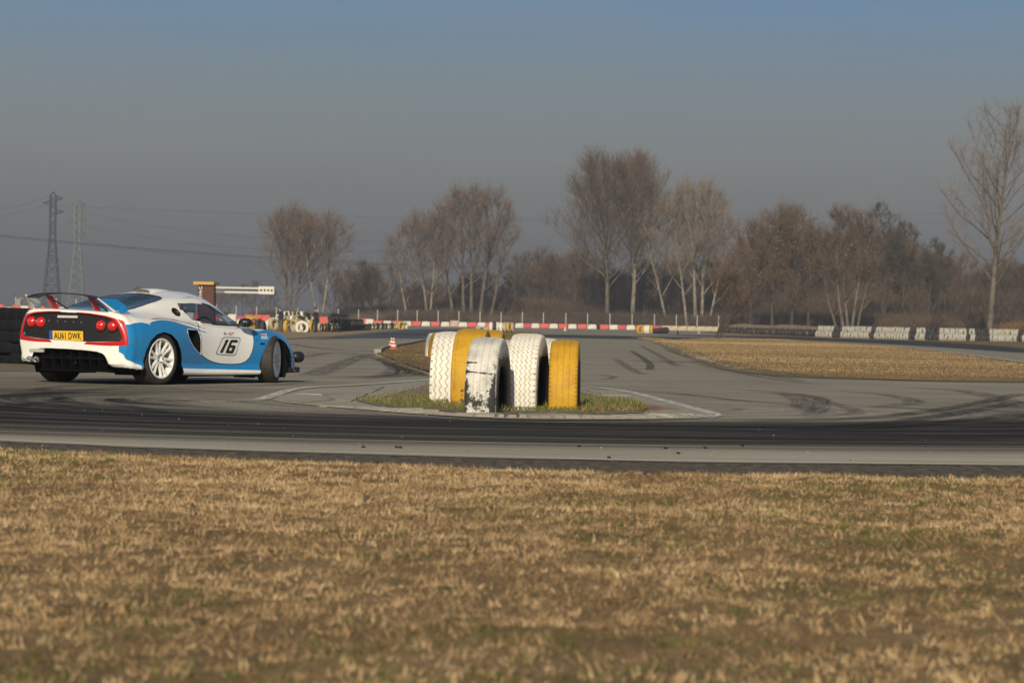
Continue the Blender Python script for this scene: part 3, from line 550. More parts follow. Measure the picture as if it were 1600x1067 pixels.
def big_tyre(name, m, R0, w, pattern, wear_dark, label, gx, sm=None, seed=0, rot=0):
    """truck tyre lying on its tread, axis = local y; tread grid with zigzag grooves"""
    na, nw = (460, 48) if seed in (701, 762, 824, 882, 737) else (200, 30); a = np.arange(na)/na*2*np.pi; v = np.linspace(-1, 1, nw+1); A, Vv = np.meshgrid(a, v, indexing='ij')
    Rr = R0-.010*np.abs(Vv)**4*1.2-.004*Vv**2; g = np.zeros_like(A); per = 40 if pattern == 'zig' else 60
    tri = np.abs(((A/(2*np.pi)*per) % 1)-.5)*4-1
    if pattern == 'zig':
        for c, am in ((-.62, .07), (-.22, .09), (.22, .09), (.62, .07)): g = np.maximum(g, 1-np.clip(np.abs(Vv-(c+am*tri*1.15))/.05, 0, 1))
        sip = (((A/(2*np.pi)*per) % 1) < .16)*(np.abs(Vv) > .84); g = np.maximum(g, sip*.9)
    elif pattern == 'herring':
        for c in (-.64, -.32, 0, .32, .64): g = np.maximum(g, 1-np.clip(np.abs(Vv-(c+.085*tri))/.045, 0, 1))
        sip = (((A/(2*np.pi)*per) % 1) < .16)*(np.abs(Vv) > .86); g = np.maximum(g, sip*.9)
    elif pattern == 'smooth':
        for c in (-.78, .78): g = np.maximum(g, (1-np.clip(np.abs(Vv-(c+.02*tri))/.022, 0, 1))*.7)
        rs = np.random.default_rng(seed); 
    elif pattern == 'ribs':
        for c in (-.45, 0., .45): g = np.maximum(g, (1-np.clip(np.abs(Vv-(c))/.05, 0, 1))*.35)
        sip = (((A/(2*np.pi)*per*1.3) % 1) < .3)*(np.abs(Vv) > .88); g = np.maximum(g, sip*.55)
    Rr = Rr-g*.010+.004*(noise2(A*8, Vv*3, 1, seed)-.5)
    tread = np.stack([Rr*np.cos(A), Vv*w/2, Rr*np.sin(A)], -1)
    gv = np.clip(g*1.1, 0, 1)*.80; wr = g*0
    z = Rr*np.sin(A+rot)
    wr = wr+wear_dark[0]+wear_dark[1]*ss(wear_dark[2], wear_dark[3], z)
    if len(wear_dark) > 4: wr = wr+wear_dark[4]*ss(.5, 1.0, Vv)*ss(.25, -.1, z)
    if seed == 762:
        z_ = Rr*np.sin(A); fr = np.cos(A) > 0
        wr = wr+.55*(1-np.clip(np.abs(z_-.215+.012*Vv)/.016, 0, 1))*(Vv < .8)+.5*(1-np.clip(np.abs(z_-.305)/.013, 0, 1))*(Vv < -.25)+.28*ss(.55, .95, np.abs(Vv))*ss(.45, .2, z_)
    # side walls: shoulder, bulge, bead, then the inner wall
    prof = [(R0-.030, 1.045), (R0-.055, 1.06), (R0-.11, 1.10), (R0-.17, 1.09), (R0-.225, .98), (R0-.255, .88), (R0-.25, .80), (R0-.20, .93), (R0-.10, .95), (R0-.045, .80), (R0-.04, 0)]
    co = [tread.reshape(-1, 3)]; wa = [wr.ravel()]; F = []; id0 = np.arange(na*(nw+1)).reshape(na, nw+1); nx_ = np.roll(id0, -1, 0)
    F.append(np.stack([id0[:, :-1], nx_[:, :-1], nx_[:, 1:], id0[:, 1:]], -1).reshape(-1, 4)); base = na*(nw+1)
    for sgn, col in ((-1, 0), (1, nw)):
        prev = id0[:, col]
        for r_, h in prof:
            cur = base+np.arange(na); co.append(np.stack([r_*np.cos(a), np.full(na, sgn*h*w/2), r_*np.sin(a)], -1)); base += na
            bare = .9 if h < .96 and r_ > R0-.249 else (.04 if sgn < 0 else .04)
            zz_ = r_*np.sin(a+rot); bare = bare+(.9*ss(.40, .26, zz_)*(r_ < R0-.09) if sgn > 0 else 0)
            wa.append(np.full(na, wear_dark[0])+bare+wear_dark[1]*.6*ss(wear_dark[2], wear_dark[3], r_*np.sin(a+rot))); q_ = np.stack([prev, np.roll(prev, -1), np.roll(cur, -1), cur], -1); F.append(q_ if sgn > 0 else q_[:, ::-1]); prev = cur
    wa_ = np.concatenate(wa); me = npmesh(name, np.concatenate(co), np.concatenate(F), m, True, dict(wear_dark=wa_-.12, groove=np.concatenate([gv.ravel(), np.zeros(len(wa_)-gv.size)])))
    bm = bmesh.new(); bm.from_mesh(me); bmesh.ops.recalc_face_normals(bm, faces=bm.faces); bm.to_mesh(me); bm.free()
    o = link(name, me, label=label, cat='tyre', group='half-buried painted truck tyres on the island')
    return o
def place_tyre(o, px, py, vis, R0, rz, tilt=0):
    p = at(px, py); yaw = R(rz)
    # local y (the axis) is turned to lie along world x, then yawed
    o.location = (p[0]+0, p[1]+R0*.25, .03+vis-R0); o.rotation_euler = (0, R(tilt), R(-90)+yaw); return o
wz = (.0, .0, -2, -3)
TY = [ # px of centre, base py, visible height, radius, width, pattern, material, worn and darkened (base, extra, from z, to z), label, yaw
 (701, 631, .70, .54, .275, 'zig', M_wt, (.03, .42, .02, -.16), 'upright white-painted tyre with zigzag tread, leftmost of the front cluster', -5),  # this one and the next get extra darkening towards the bottom
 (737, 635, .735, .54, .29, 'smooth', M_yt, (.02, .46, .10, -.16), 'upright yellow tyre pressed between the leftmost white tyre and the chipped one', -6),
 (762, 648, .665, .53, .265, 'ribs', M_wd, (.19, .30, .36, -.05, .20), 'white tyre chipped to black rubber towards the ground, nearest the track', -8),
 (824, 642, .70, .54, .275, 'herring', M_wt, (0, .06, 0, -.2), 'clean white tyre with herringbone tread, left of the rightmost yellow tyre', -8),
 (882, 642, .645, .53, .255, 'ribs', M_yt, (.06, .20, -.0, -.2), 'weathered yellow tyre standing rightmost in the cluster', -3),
 (766, 622, .72, .54, .26, 'smooth', M_yt, (0, .1, 0, -.2), 'yellow tyre of which only the top shows behind the chipped white one', -4),
 (797, 612, .60, .54, .27, 'smooth', M_ct, (.16, .1, 0, -.2), 'faded cream tyre with peeling paint behind the gap between the white ones', 8),
 (850, 624, .64, .54, .26, 'zig', M_wt, (.02, .1, 0, -.2), 'white tyre peeping out behind the herringbone one', -10),
 (868, 616, .60, .54, .25, 'smooth', M_yt, (0, .1, 0, -.2), 'small patch of yellow tyre behind the rightmost yellow one', -6),
]
for px, py, vis, R0, w, pat, m, wear_dark, lab, yaw in TY:
    o = big_tyre('painted_tyre', m, R0, w, pat, wear_dark, lab, px, seed=px); place_tyre(o, px, py, vis, R0, yaw)
o = big_tyre('painted_tyre', M_yt, .50, .27, 'smooth', wz, 'yellow tyre standing on the second island, left of the cluster', 0); p = at(681.5, 562.5); o.location = (p[0]+.06, p[1], .58-.50+.04); o.rotation_euler = (0, 0, R(-90)+R(14)); o['group'] = 'painted tyres on the second island'
o = big_tyre('painted_tyre', M_wt, .50, .24, 'smooth', wz, 'white tyre edge showing behind the yellow tyre on the second island', 0); p = at(680, 561); o.location = (p[0]-.05, p[1]+.9, .56-.50+.04); o.rotation_euler = (0, 0, R(-90)+R(14)); o['group'] = 'painted tyres on the second island'

# ============================================================ the sports car
# station x : 11 half-section points (y, z) from the bottom centre to the top centre
ST={
-1.90:[(0,.30),(.70,.27),(.79,.36),(.835,.52),(.78,.70),(.66,.845),(.55,.868),(.42,.876),(.28,.880),(.14,.882),(0,.883)],
-1.86:[(0,.26),(.76,.235),(.84,.34),(.87,.53),(.83,.71),(.72,.850),(.60,.882),(.45,.890),(.30,.894),(.15,.896),(0,.897)],
-1.75:[(0,.20),(.80,.20),(.87,.33),(.89,.53),(.86,.71),(.75,.845),(.62,.878),(.47,.886),(.32,.890),(.16,.892),(0,.893)],
-1.50:[(0,.17),(.84,.19),(.89,.33),(.905,.51),(.885,.70),(.78,.825),(.64,.868),(.50,.888),(.40,.898),(.20,.906),(0,.908)],
-1.20:[(0,.15),(.86,.17),(.90,.32),(.91,.51),(.89,.69),(.79,.812),(.66,.865),(.545,.925),(.46,.955),(.22,.945),(0,.945)],
-0.90:[(0,.115),(.85,.135),(.885,.30),(.895,.49),(.875,.675),(.785,.79),(.67,.845),(.58,.935),(.48,1.02),(.25,1.02),(0,1.025)],
-0.60:[(0,.115),(.82,.125),(.85,.28),(.86,.47),(.845,.65),(.775,.765),(.685,.82),(.60,.925),(.49,1.058),(.26,1.095),(0,1.11)],
-0.30:[(0,.115),(.79,.12),(.81,.27),(.82,.45),(.81,.63),(.76,.742),(.69,.79),(.615,.915),(.495,1.065),(.26,1.14),(0,1.156)],
0.0:[(0,.115),(.775,.118),(.80,.27),(.805,.44),(.795,.61),(.75,.722),(.69,.765),(.61,.90),(.485,1.06),(.26,1.143),(0,1.162)],
0.3:[(0,.115),(.775,.118),(.80,.27),(.805,.43),(.795,.59),(.75,.705),(.685,.745),(.60,.87),(.465,1.015),(.25,1.10),(0,1.125)],
0.55:[(0,.115),(.785,.12),(.81,.27),(.815,.43),(.80,.585),(.75,.698),(.675,.735),(.59,.81),(.46,.91),(.25,.99),(0,1.015)],
0.8:[(0,.115),(.80,.12),(.83,.27),(.84,.43),(.82,.59),(.755,.70),(.66,.725),(.57,.755),(.45,.80),(.25,.855),(0,.875)],
1.0:[(0,.115),(.815,.13),(.85,.28),(.86,.43),(.84,.59),(.75,.70),(.63,.71),(.50,.705),(.40,.705),(.20,.73),(0,.74)],
1.2:[(0,.115),(.83,.16),(.86,.28),(.865,.43),(.845,.575),(.73,.695),(.60,.685),(.46,.65),(.35,.635),(.20,.63),(0,.63)],
1.5:[(0,.115),(.815,.155),(.845,.26),(.855,.39),(.82,.535),(.71,.645),(.57,.615),(.44,.575),(.33,.555),(.2,.545),(0,.54)],
1.7:[(0,.115),(.77,.15),(.805,.24),(.81,.35),(.775,.46),(.665,.555),(.51,.51),(.40,.485),(.30,.465),(.2,.455),(0,.45)],
1.86:[(0,.15),(.66,.155),(.69,.21),(.695,.29),(.66,.37),(.56,.43),(.40,.40),(.3,.385),(.2,.375),(.1,.37),(0,.37)],
1.93:[(0,.18),(.50,.18),(.53,.21),(.54,.265),(.52,.32),(.44,.355),(.32,.335),(.24,.33),(.16,.325),(.08,.32),(0,.32)],
}
XK=np.array(sorted(ST));CP=np.array([ST[x] for x in sorted(ST)])
def hermite(xk,yk,x):
    xk=np.asarray(xk,float);yk=np.asarray(yk,float);h=np.diff(xk);d=(yk[1:]-yk[:-1])/h.reshape(-1,*[1]*(yk.ndim-1))
    m=np.empty_like(yk);hh=h.reshape(-1,*[1]*(yk.ndim-1))
    m[1:-1]=(d[:-1]*hh[1:]+d[1:]*hh[:-1])/(hh[1:]+hh[:-1]);m[0]=d[0];m[-1]=d[-1]
    s=(d[:-1]*d[1:])<=0
    mm=m[1:-1];mm[s]*=.35
    i=np.clip(np.searchsorted(xk,x,side='right')-1,0,len(xk)-2);t=((x-xk[i])/h[i]).reshape(-1,*[1]*(yk.ndim-1));H=h[i].reshape(t.shape)
    return (2*t**3-3*t**2+1)*yk[i]+(t**3-2*t**2+t)*H*m[i]+(-2*t**3+3*t**2)*yk[i+1]+(t**3-t**2)*H*m[i+1]
def section(x,nv=72):
    P=hermite(XK,CP,np.atleast_1d(np.asarray(x,float)))  # n,11,2
    k=np.arange(11.);kk=np.linspace(0,10,nv)
    Q=hermite(k,np.swapaxes(P,0,1),kk) # nv,n,2
    return np.swapaxes(Q,0,1)
def bow(x,y):
    return x+ss(-1.3,-1.86,x)*.085*(np.abs(y)/.85)**3-ss(1.3,1.9,x)*.10*(np.abs(y)/.8)**3
LEAN = .028
CAR = empty('sports_car', (-4.383, 32.506, 0.008), R(59.275), label='white and blue racing coupe with red tail surround and number 16 on the door', cat='car')
P_white = mat('white_car_paint', (.80, .79, .76), .32, coat=.8, noise=(3, (.74, .72, .68), .55, .75))
P_blue = mat('blue_car_paint', (.008, .20, .50), .28, coat=.9)
P_red = mat('red_car_paint', (.45, .008, .010), .35, coat=.8)
P_black = mat('satin_black_plastic', (.012, .013, .014), .45)
P_gap = mat('panel_gap', (.01, .01, .012), .9)
P_glass = mat('dark_cover_glass', (.006, .008, .012), .12, coat=0, spec=.45)
P_carbon = mat('carbon_black', (.014, .014, .015), .45)
P_pink = mat('dark_red_stripe', (.22, .02, .03), .4, coat=.5)
P_silver = mat('silver_wheel_metal', (.80, .80, .79), .40, metal=.1, coat=.4)
P_dark = mat('dark_cavity', (.006, .006, .007), .95, spec=.05)
P_mat = {0: P_white, 1: P_blue, 2: P_red, 3: P_black, 4: P_gap, 5: P_pink, 6: P_glass, 7: P_dark}
GLASS = bpy.data.materials.new('tinted_side_glass'); GLASS.use_nodes = True; n = GLASS.node_tree; n.nodes.clear()
o_ = n.nodes.new('ShaderNodeOutputMaterial'); mx = n.nodes.new('ShaderNodeMixShader'); tr_ = n.nodes.new('ShaderNodeBsdfTransparent'); gl = n.nodes.new('ShaderNodeBsdfGlossy'); fr = n.nodes.new('ShaderNodeFresnel')
fr.inputs[0].default_value = 1.7; gl.inputs['Roughness'].default_value = .03; tr_.inputs[0].default_value = (.62, .68, .76, 1)
gq = n.nodes.new('ShaderNodeNewGeometry'); mq = n.nodes.new('ShaderNodeMix'); mq.data_type = 'FLOAT'; n.links.new(gq.outputs['Backfacing'], mq.inputs[0]); n.links.new(fr.outputs[0], mq.inputs[2]); mq.inputs[3].default_value = .12; n.links.new(mq.outputs[0], mx.inputs[0]); n.links.new(tr_.outputs[0], mx.inputs[1]); n.links.new(gl.outputs[0], mx.inputs[2]); n.links.new(mx.outputs[0], o_.inputs[0])

# ---- loft the shell, then cut every opening and colour edge exactly along its outline
NS, NV = 190, 96
xs_ = np.concatenate([np.linspace(-1.90, -1.84, 7)[:-1], np.linspace(-1.84, 1.84, NS), np.linspace(1.84, 1.93, 7)[1:]])
S_ = section(xs_, NV); nsx = len(xs_)
bm = bmesh.new(); lay = bm.verts.layers.float.new('v'); pl = bm.faces.layers.int.new('part')
def grid(Pts, flip):
    vs = [[bm.verts.new(p) for p in row] for row in Pts]
    for i in range(len(vs)-1):
        for j in range(len(vs[0])-1):
            q_ = [vs[i][j], vs[i+1][j], vs[i+1][j+1], vs[i][j+1]]
            if flip: q_ = q_[::-1]
            try: bm.faces.new(q_)
            except ValueError: pass
for sg in (-1, 1):
    rows = []
    for i, x in enumerate(xs_):
        rows.append([(float(bow(np.array([x]), np.array([p[0]]))[0]), sg*p[0], p[1]) for p in S_[i]])
    grid(rows, sg < 0)
    for end, z0 in ((0, .58), (nsx-1, .26)):
        rr = []
        for t in np.linspace(1, 0, 34):
            rr.append([(float(bow(np.array([xs_[end]]), np.array([p[0]*t]))[0])+(0.010*(1-t*t) if end else -.006*(1-t*t)), sg*p[0]*t, z0+(p[1]-z0)*t) for p in S_[end]])
        grid(rr, (sg < 0) == (end > 0))
bmesh.ops.remove_doubles(bm, verts=bm.verts, dist=.0004)
bmesh.ops.recalc_face_normals(bm, faces=bm.faces)
def cut(field, mask, tol=2e-4):
    """split the mesh along field = 0; returns the faces inside"""
    bm.verts.ensure_lookup_table(); P = np.array([v.co[:] for v in bm.verts]); f = field(P); mk = mask(P); f = np.where(mk, f, np.minimum(f, -.02)); f = np.where(np.abs(f) < tol, 0, f)
    for v, a in zip(bm.verts, f): v[lay] = float(a)
    es = [e for e in bm.edges if e.verts[0][lay]*e.verts[1][lay] < 0]
    fs = set()
    for e in es:
        a, b_ = e.verts; t = a[lay]/(a[lay]-b_[lay]); fs.update(e.link_faces); _, nv_ = bmesh.utils.edge_split(e, a, t); nv_[lay] = 0.0
    zs = set(v for f_ in fs if f_.is_valid for v in f_.verts if v[lay] == 0.0)
    cand = set(f_ for v in zs for f_ in v.link_faces)
    for f_ in cand:
        z_ = [v for v in f_.verts if v[lay] == 0.0]
        if len(z_) < 2 or not any(v[lay] > 0 for v in f_.verts) or not any(v[lay] < 0 for v in f_.verts): continue
        if len(z_) == 2:
            try: bmesh.utils.face_split(f_, z_[0], z_[1])
            except ValueError: pass
    return [f_ for f_ in bm.faces if sum(v[lay] for v in f_.verts) > 1e-7 and all(v[lay] >= -1e-6 for v in f_.verts)]
def sideP(poly): return lambda P: sdf(P[:, [0, 2]], poly)
def rearP(poly): return lambda P: sdf(np.stack([np.abs(P[:, 1]), P[:, 2]], -1), poly)
def planP(poly): return lambda P: sdf(np.stack([P[:, 0], np.abs(P[:, 1])], -1), poly)
def paint(fs, m=None, part=None):
    for f_ in fs:
        if m is not None: f_.material_index = m
        if part is not None: f_[pl] = part
side_m = lambda P: np.abs(P[:, 1]) > .50
def sm(poly, k=4):
    """closed smooth curve through points"""
    p = np.array(poly, float); n_ = len(p); o = []
    for i in range(n_):
        p0, p1, p2, p3 = p[i-1], p[i], p[(i+1) % n_], p[(i+2) % n_]
        for j in range(k):
            t = j/k; o.append(.5*((2*p1)+(p2-p0)*t+(2*p0-5*p1+4*p2-p3)*t*t+(3*p1-p0-3*p2+p3)*t**3))
    return o
rear_arch = [(-1.575, .05), (-1.572, .203), (-1.56, .33), (-1.525, .45), (-1.447, .565), (-1.33, .640), (-1.19, .668), (-1.04, .640), (-.925, .565), (-.845, .449), (-.810, .33), (-.812, .2), (-.82, .05)]
front_arch = [(.825, .05), (.835, .20), (.87, .34), (.935, .465), (1.03, .56), (1.17, .612), (1.30, .600), (1.41, .54), (1.49, .45), (1.54, .34), (1.56, .20), (1.565, .05)]
blue = [(-1.845, .745), (-1.74, .752), (-1.65, .772), (-1.54, .778), (-1.42, .764), (-1.33, .788), (-1.20, .804), (-1.082, .810), (-.95, .804), (-.818, .789), (-.669, .757), (-.5, .727), (-.33, .690), (-.10, .648), (-.30, .668), (-.39, .687), (-.50, .702), (-.64, .712), (-.675, .672), (-.66, .62), (-.615, .55), (-.56, .50), (-.496, .451), (-.36, .386), (-.208, .328), (-.08, .295), (.053, .276), (.2, .267), (.36, .266), (.48, .272), (.58, .300), (.651, .352), (.70, .43), (.722, .496), (.742, .57), (.752, .64), (.765, .70), (.913, .690), (1.05, .702), (1.18, .703), (1.35, .688), (1.5, .655), (1.65, .60), (1.78, .52), (1.9, .42), (2.2, .33), (2.2, .165), (.857, .189), (-.3, .212), (-.865, .228), (-.817, .02), (-1.57, .02), (-1.60, .262), (-1.70, .29), (-1.80, .33), (-1.845, .42)]
dart = [(-1.53, .783), (-1.42, .772), (-1.365, .742), (-1.44, .764)]
door = [(-.277, .79), (-.34, .74), (-.375, .69), (-.353, .605), (-.348, .48), (-.35, .386), (-.208, .328), (-.08, .295), (.053, .276), (.2, .267), (.36, .266), (.48, .272), (.58, .300), (.651, .352), (.70, .43), (.722, .496), (.742, .57), (.752, .64), (.745, .70), (.70, .745), (.45, .752), (.15, .758), (-.05, .775)]
intake = [(-.639, .700), (-.52, .694), (-.412, .690), (-.385, .64), (-.370, .56), (-.368, .46), (-.372, .398), (-.43, .425), (-.496, .462), (-.56, .508), (-.612, .56), (-.655, .63)]
window = [(-.36, .815), (-.44, .90), (-.475, .975), (-.44, 1.012), (-.2, 1.022), (.05, 1.010), (.20, .985), (.34, .925), (.50, .845), (.66, .772), (.62, .762), (.35, .764), (.1, .772), (-.15, .788)]
wscreen = [(.33, 0), (.32, .2), (.26, .40), (.28, .455), (.5, .525), (.76, .605), (.86, .61), (.93, .55), (.985, .3), (1.0, 0)]
cover = [(-1.44, 0), (-1.44, .40), (-1.40, .47), (-1.28, .50), (-1.05, .50), (-.85, .492), (-.72, .47), (-.63, .42), (-.585, .34), (-.565, .2), (-.56, 0)]
roundp = [(-.60+.075*math.cos(q_), .905+.052*math.sin(q_)) for q_ in np.linspace(0, 2*np.pi, 24)[:-1]]
redline = [(-1.40, .812), (-1.30, .822), (-1.15, .832), (-1.05, .834), (-.90, .828), (-.744, .810), (-.513, .771), (-.25, .722), (-.02, .678), (-.25, .712), (-.513, .760), (-.744, .798), (-.90, .816), (-1.05, .822), (-1.15, .820), (-1.30, .814)]
redfront = [(.85, .716), (1.05, .722), (1.18, .722), (1.35, .706), (1.5, .672), (1.65, .618), (1.65, .610), (1.5, .664), (1.35, .698), (1.18, .713), (1.05, .713), (.85, .709)]
panel = [(0, .860), (.13, .860), (.35, .850), (.50, .836), (.60, .818), (.668, .790), (.705, .755), (.728, .71), (.755, .65), (.776, .59), (.770, .555), (.745, .545), (.5, .528), (.283, .519), (0, .519)]
redr = [(.118, .868), (.118, .855), (.30, .852), (.5, .83), (.60, .81), (.668, .78), (.72, .65), (.75, .60), (.74, .545), (.5, .525), (.295, .519), (.23, .488), (.45, .484), (.62, .484), (.80, .494), (.90, .512), (.96, .545), (.945, .60), (.91, .68), (.87, .745), (.80, .782), (.70, .814), (.55, .845), (.35, .863), (.2, .868)]
diffu = [(0, .420), (.30, .416), (.44, .408), (.52, .390), (.56, .36), (.60, .28), (.64, .20), (.67, .05), (0, .05)]
# cuts, broad colours first
fs = cut(lambda P: np.minimum(sideP(blue)(P), np.minimum(P[:, 0]+np.where(P[:, 1] > 0, 1.66, 1.845), np.abs(P[:, 1])-.60)), side_m); paint(fs, 1)
fs = cut(sideP(dart), side_m); paint(fs, 0)
fs = cut(lambda P: np.minimum(rearP(redr)(P), -1.80-P[:, 0]), lambda P: P[:, 0] < -1.6); paint(fs, 2)
fs = cut(rearP(panel), lambda P: P[:, 0] < -1.82); paint(fs, 3, 3)
fs = cut(rearP(diffu), lambda P: P[:, 0] < -1.70); paint(fs, 7, 4)
fs = cut(sideP(redline), side_m); paint(fs, 5)
fs = cut(sideP(redfront), side_m); paint(fs, 5)
fs = cut(sideP(door), lambda P: (np.abs(P[:, 1]) > .60)); paint(fs, None, 1)
fs = cut(lambda P: .006-np.abs(sideP(door)(P)), lambda P: (np.abs(P[:, 1]) > .60)); paint(fs, 4, 0)
for f_ in fs: f_.material_index = 4
fs = cut(sideP(intake), side_m); paint(fs, 7, 2)
fs = cut(sideP(window), lambda P: (np.abs(P[:, 1]) > .36) & (P[:, 2] > .70)); paint(fs, 6, 5)
fs = cut(lambda P: np.minimum(.020-np.abs(sideP(window)(P)-.0), 1), lambda P: (np.abs(P[:, 1]) > .36) & (P[:, 2] > .70) & (P[:, 0] > -.2)); 
for f_ in fs:
    if f_[pl] != 5 and f_.calc_center_median().x > .02: f_.material_index = 3
fs = cut(planP(wscreen), lambda P: P[:, 2] > .66); fs = [f_ for f_ in fs if f_[pl] != 5]; paint(fs, 6, 6)
fs = cut(planP(cover), lambda P: P[:, 2] > .80); paint(fs, 6, 7)
fs = cut(lambda P: sideP(roundp)(P), lambda P: (np.abs(P[:, 1]) > .4) & (P[:, 2] > .80)); paint(fs, 3, 8)
fs = cut(sideP([(-1.64, .214), (-1.575, .225), (-.8, .225), (.85, .186), (1.6, .17), (1.6, .0), (-1.64, .0)]), lambda P: (np.abs(P[:, 1]) > .5))
fs = cut(lambda P: sideP(rear_arch)(P), side_m); bmesh.ops.delete(bm, geom=fs, context='FACES')
fs = cut(lambda P: sideP(front_arch)(P), side_m); bmesh.ops.delete(bm, geom=fs, context='FACES')
for f_ in bm.faces:                                                # floor pan
    if f_.normal.z < -.8 and f_.calc_center_median().z < .25: f_.material_index = 7
# shut lines drawn as dark grooves: fender to door, bumper seams
def line_cut(poly, w=.005):
    def fld(P):
        Q = P[:, [0, 2]]; d = np.full(len(Q), 1e9)
        for i in range(len(poly)-1):
            a_ = np.array(poly[i]); b_ = np.array(poly[i+1]); ab = b_-a_; t = np.clip(((Q-a_)@ab)/(ab@ab), 0, 1); e = Q-a_-t[:, None]*ab; d = np.minimum(d, np.hypot(e[:, 0], e[:, 1]))
        return w-d
    return fld
fs = cut(line_cut([(-.80, .575), (-.66, .575), (-.635, .56)], .0045), side_m); paint(fs, 4)
fs = cut(line_cut([(.758, .575), (.93, .568)], .0045), side_m); paint(fs, 4)
# ---- recesses
def recess(part, axis, depth, edge=.03, sgn=None):
    vs = {}
    for f_ in bm.faces:
        if f_[pl] == part:
            for v in f_.verts: vs.setdefault(v, 0)
    bd = [v for v in vs if any(g_[pl] != part for g_ in v.link_faces) or v.is_boundary]
    if not bd: return
    B = np.array([v.co[:] for v in bd])
    for v in vs:
        if v in set(): continue
        d = np.sqrt(((B-np.array(v.co[:]))**2).sum(1)).min(); k = min(1, d/edge)
        if axis == 'y': v.co.y -= math.copysign(depth*k, v.co.y)
        elif axis == 'x': v.co.x += depth*k
        elif axis == 'z': v.co.z -= depth*k
recess(2, 'y', .10, .02); recess(3, 'x', .030, .012); recess(4, 'x', .16, .012); recess(8, 'y', .04, .012); recess(7, 'z', .008, .01)
# ---- lean of the cornering body, then normals from the whole shell
for v in bm.verts: v.co.z += LEAN*v.co.y
bm.normal_update(); bm.verts.ensure_lookup_table()
BODY_BVH = BVHTree.FromBMesh(bm)
parts = {0: 'body_shell', 1: 'door', 2: 'side_intake', 3: 'tail_panel', 4: 'rear_diffuser', 5: 'side_window', 6: 'windscreen', 7: 'engine_cover', 8: 'air_intake'}
mirror_split = (1, 2, 5, 8)
vn = {v: v.normal.copy() for v in bm.verts}; groups = {}
for f_ in bm.faces:
    p_ = f_[pl]; s_ = (1 if f_.calc_center_median().y > 0 else -1) if p_ in mirror_split else 0
    groups.setdefault((p_, s_), []).append(f_)
PARTOBJ = {}
for (p_, s_), fl in sorted(groups.items(), key=lambda t: t[0]):
    ids = {}; co = []; nr = []; F = []; mi = []; mats = []
    for f_ in fl:
        q_ = []
        for v in f_.verts:
            if v not in ids: ids[v] = len(co); co.append(v.co[:]); nr.append(vn[v])
            q_.append(ids[v])
        F.append(q_); k = f_.material_index
        if p_ in (5, 6): k = 99 if k == 6 else k
        if k not in mats: mats.append(k)
        mi.append(mats.index(k))
    me = bpy.data.meshes.new(parts[p_]); me.from_pydata(co, [], F)
    for k in mats: me.materials.append(GLASS if k == 99 else P_mat[k])
    me.polygons.foreach_set('material_index', mi); me.polygons.foreach_set('use_smooth', [True]*len(F)); me.update()
    if p_ not in (3, 4): me.normals_split_custom_set_from_vertices(nr)
    PARTOBJ[(p_, s_)] = link(parts[p_], me, CAR)
bm.free()
def on_body(x, z=None, y=None, sg=-1, off=.004):
    """point on the shell seen from the side (x, z), from behind (y, z) or from above (x, y)"""
    if y is None: o, d = Vector((x, sg*1.6, z)), Vector((0, -sg, 0))
    elif x is None: o, d = Vector((-3, y, z)), Vector((1, 0, 0))
    else: o, d = Vector((x, y, 2)), Vector((0, 0, -1))
    h = BODY_BVH.ray_cast(o, d)
    return (h[0]-d*off) if h[0] else None
# ---- flat print on the door: panel frame, 16 and R-GT
def decal(polys, m, name, off=.004, parent=None, sub=3, sg=-1, **k):
    mb = MB()
    for poly in polys:
        tri = [tuple(p) for p in poly]
        v = []
        for (x, z) in tri:
            q_ = on_body(x, z-LEAN*.8, sg=sg, off=off); v.append(tuple(q_) if q_ else (x, sg*.8, z))
        mb.add(v, [tuple(range(len(v)))])
    return mb.obj(name, m, parent or CAR, **k)
K_ink = mat('black_vinyl', (.012, .012, .014), .5)
sq = [(.119, .610), (.495, .607), (.369, .372), (-.049, .392)]
def lerp4(u, v):    # u right, v up inside the slanted panel
    a_ = np.array(sq[3])*(1-u)+np.array(sq[2])*u; b_ = np.array(sq[0])*(1-u)+np.array(sq[1])*u; return tuple(a_*(1-v)+b_*v)
DOOR = PARTOBJ[(1, -1)]; DOORL = PARTOBJ[(1, 1)]
def rr(u0, v0, u1, v1, c=.08, n_=4):
    o = []
    for cx, cy, a0 in ((u1-c, v1-c, 0), (u0+c, v1-c, 90), (u0+c, v0+c, 180), (u1-c, v0+c, 270)):
        for i in range(n_+1): q_ = R(a0+90*i/n_); o.append((cx+c*math.cos(q_), cy+c*math.sin(q_)))
    return o
ring_o = rr(0, 0, 1, 1, .13); ring_i = rr(.025, .03, .975, .97, .12); nn_ = len(ring_o)
for sg, D_ in ((-1, DOOR), (1, DOORL)):
    decal([[lerp4(*p) for p in (ring_o[i], ring_o[(i+1) % nn_], ring_i[(i+1) % nn_], ring_i[i])] for i in range(nn_)], K_ink, 'number_frame', parent=D_, sg=sg)
    flip = (lambda u: u) if sg < 0 else (lambda u: 1-u)
    one = [[(.17, .12), (.31, .12), (.37, .86), (.23, .86)], [(.17, .74), (.235, .74), (.245, .86), (.23, .86)]]
    six = [[(.45, .16), (.575, .16), (.60, .84), (.47, .84)], [(.49, .72), (.86, .72), (.875, .83), (.84, .86), (.53, .86), (.49, .83)], [(.46, .12), (.80, .12), (.83, .16), (.84, .26), (.46, .26)], [(.58, .43), (.84, .43), (.84, .52), (.80, .56), (.59, .56)], [(.70, .24), (.835, .24), (.845, .45), (.71, .45)]]
    decal([[lerp4(flip(u), v) for u, v in p] for p in one+six], K_ink, 'race_number', off=.006, parent=D_, sg=sg)
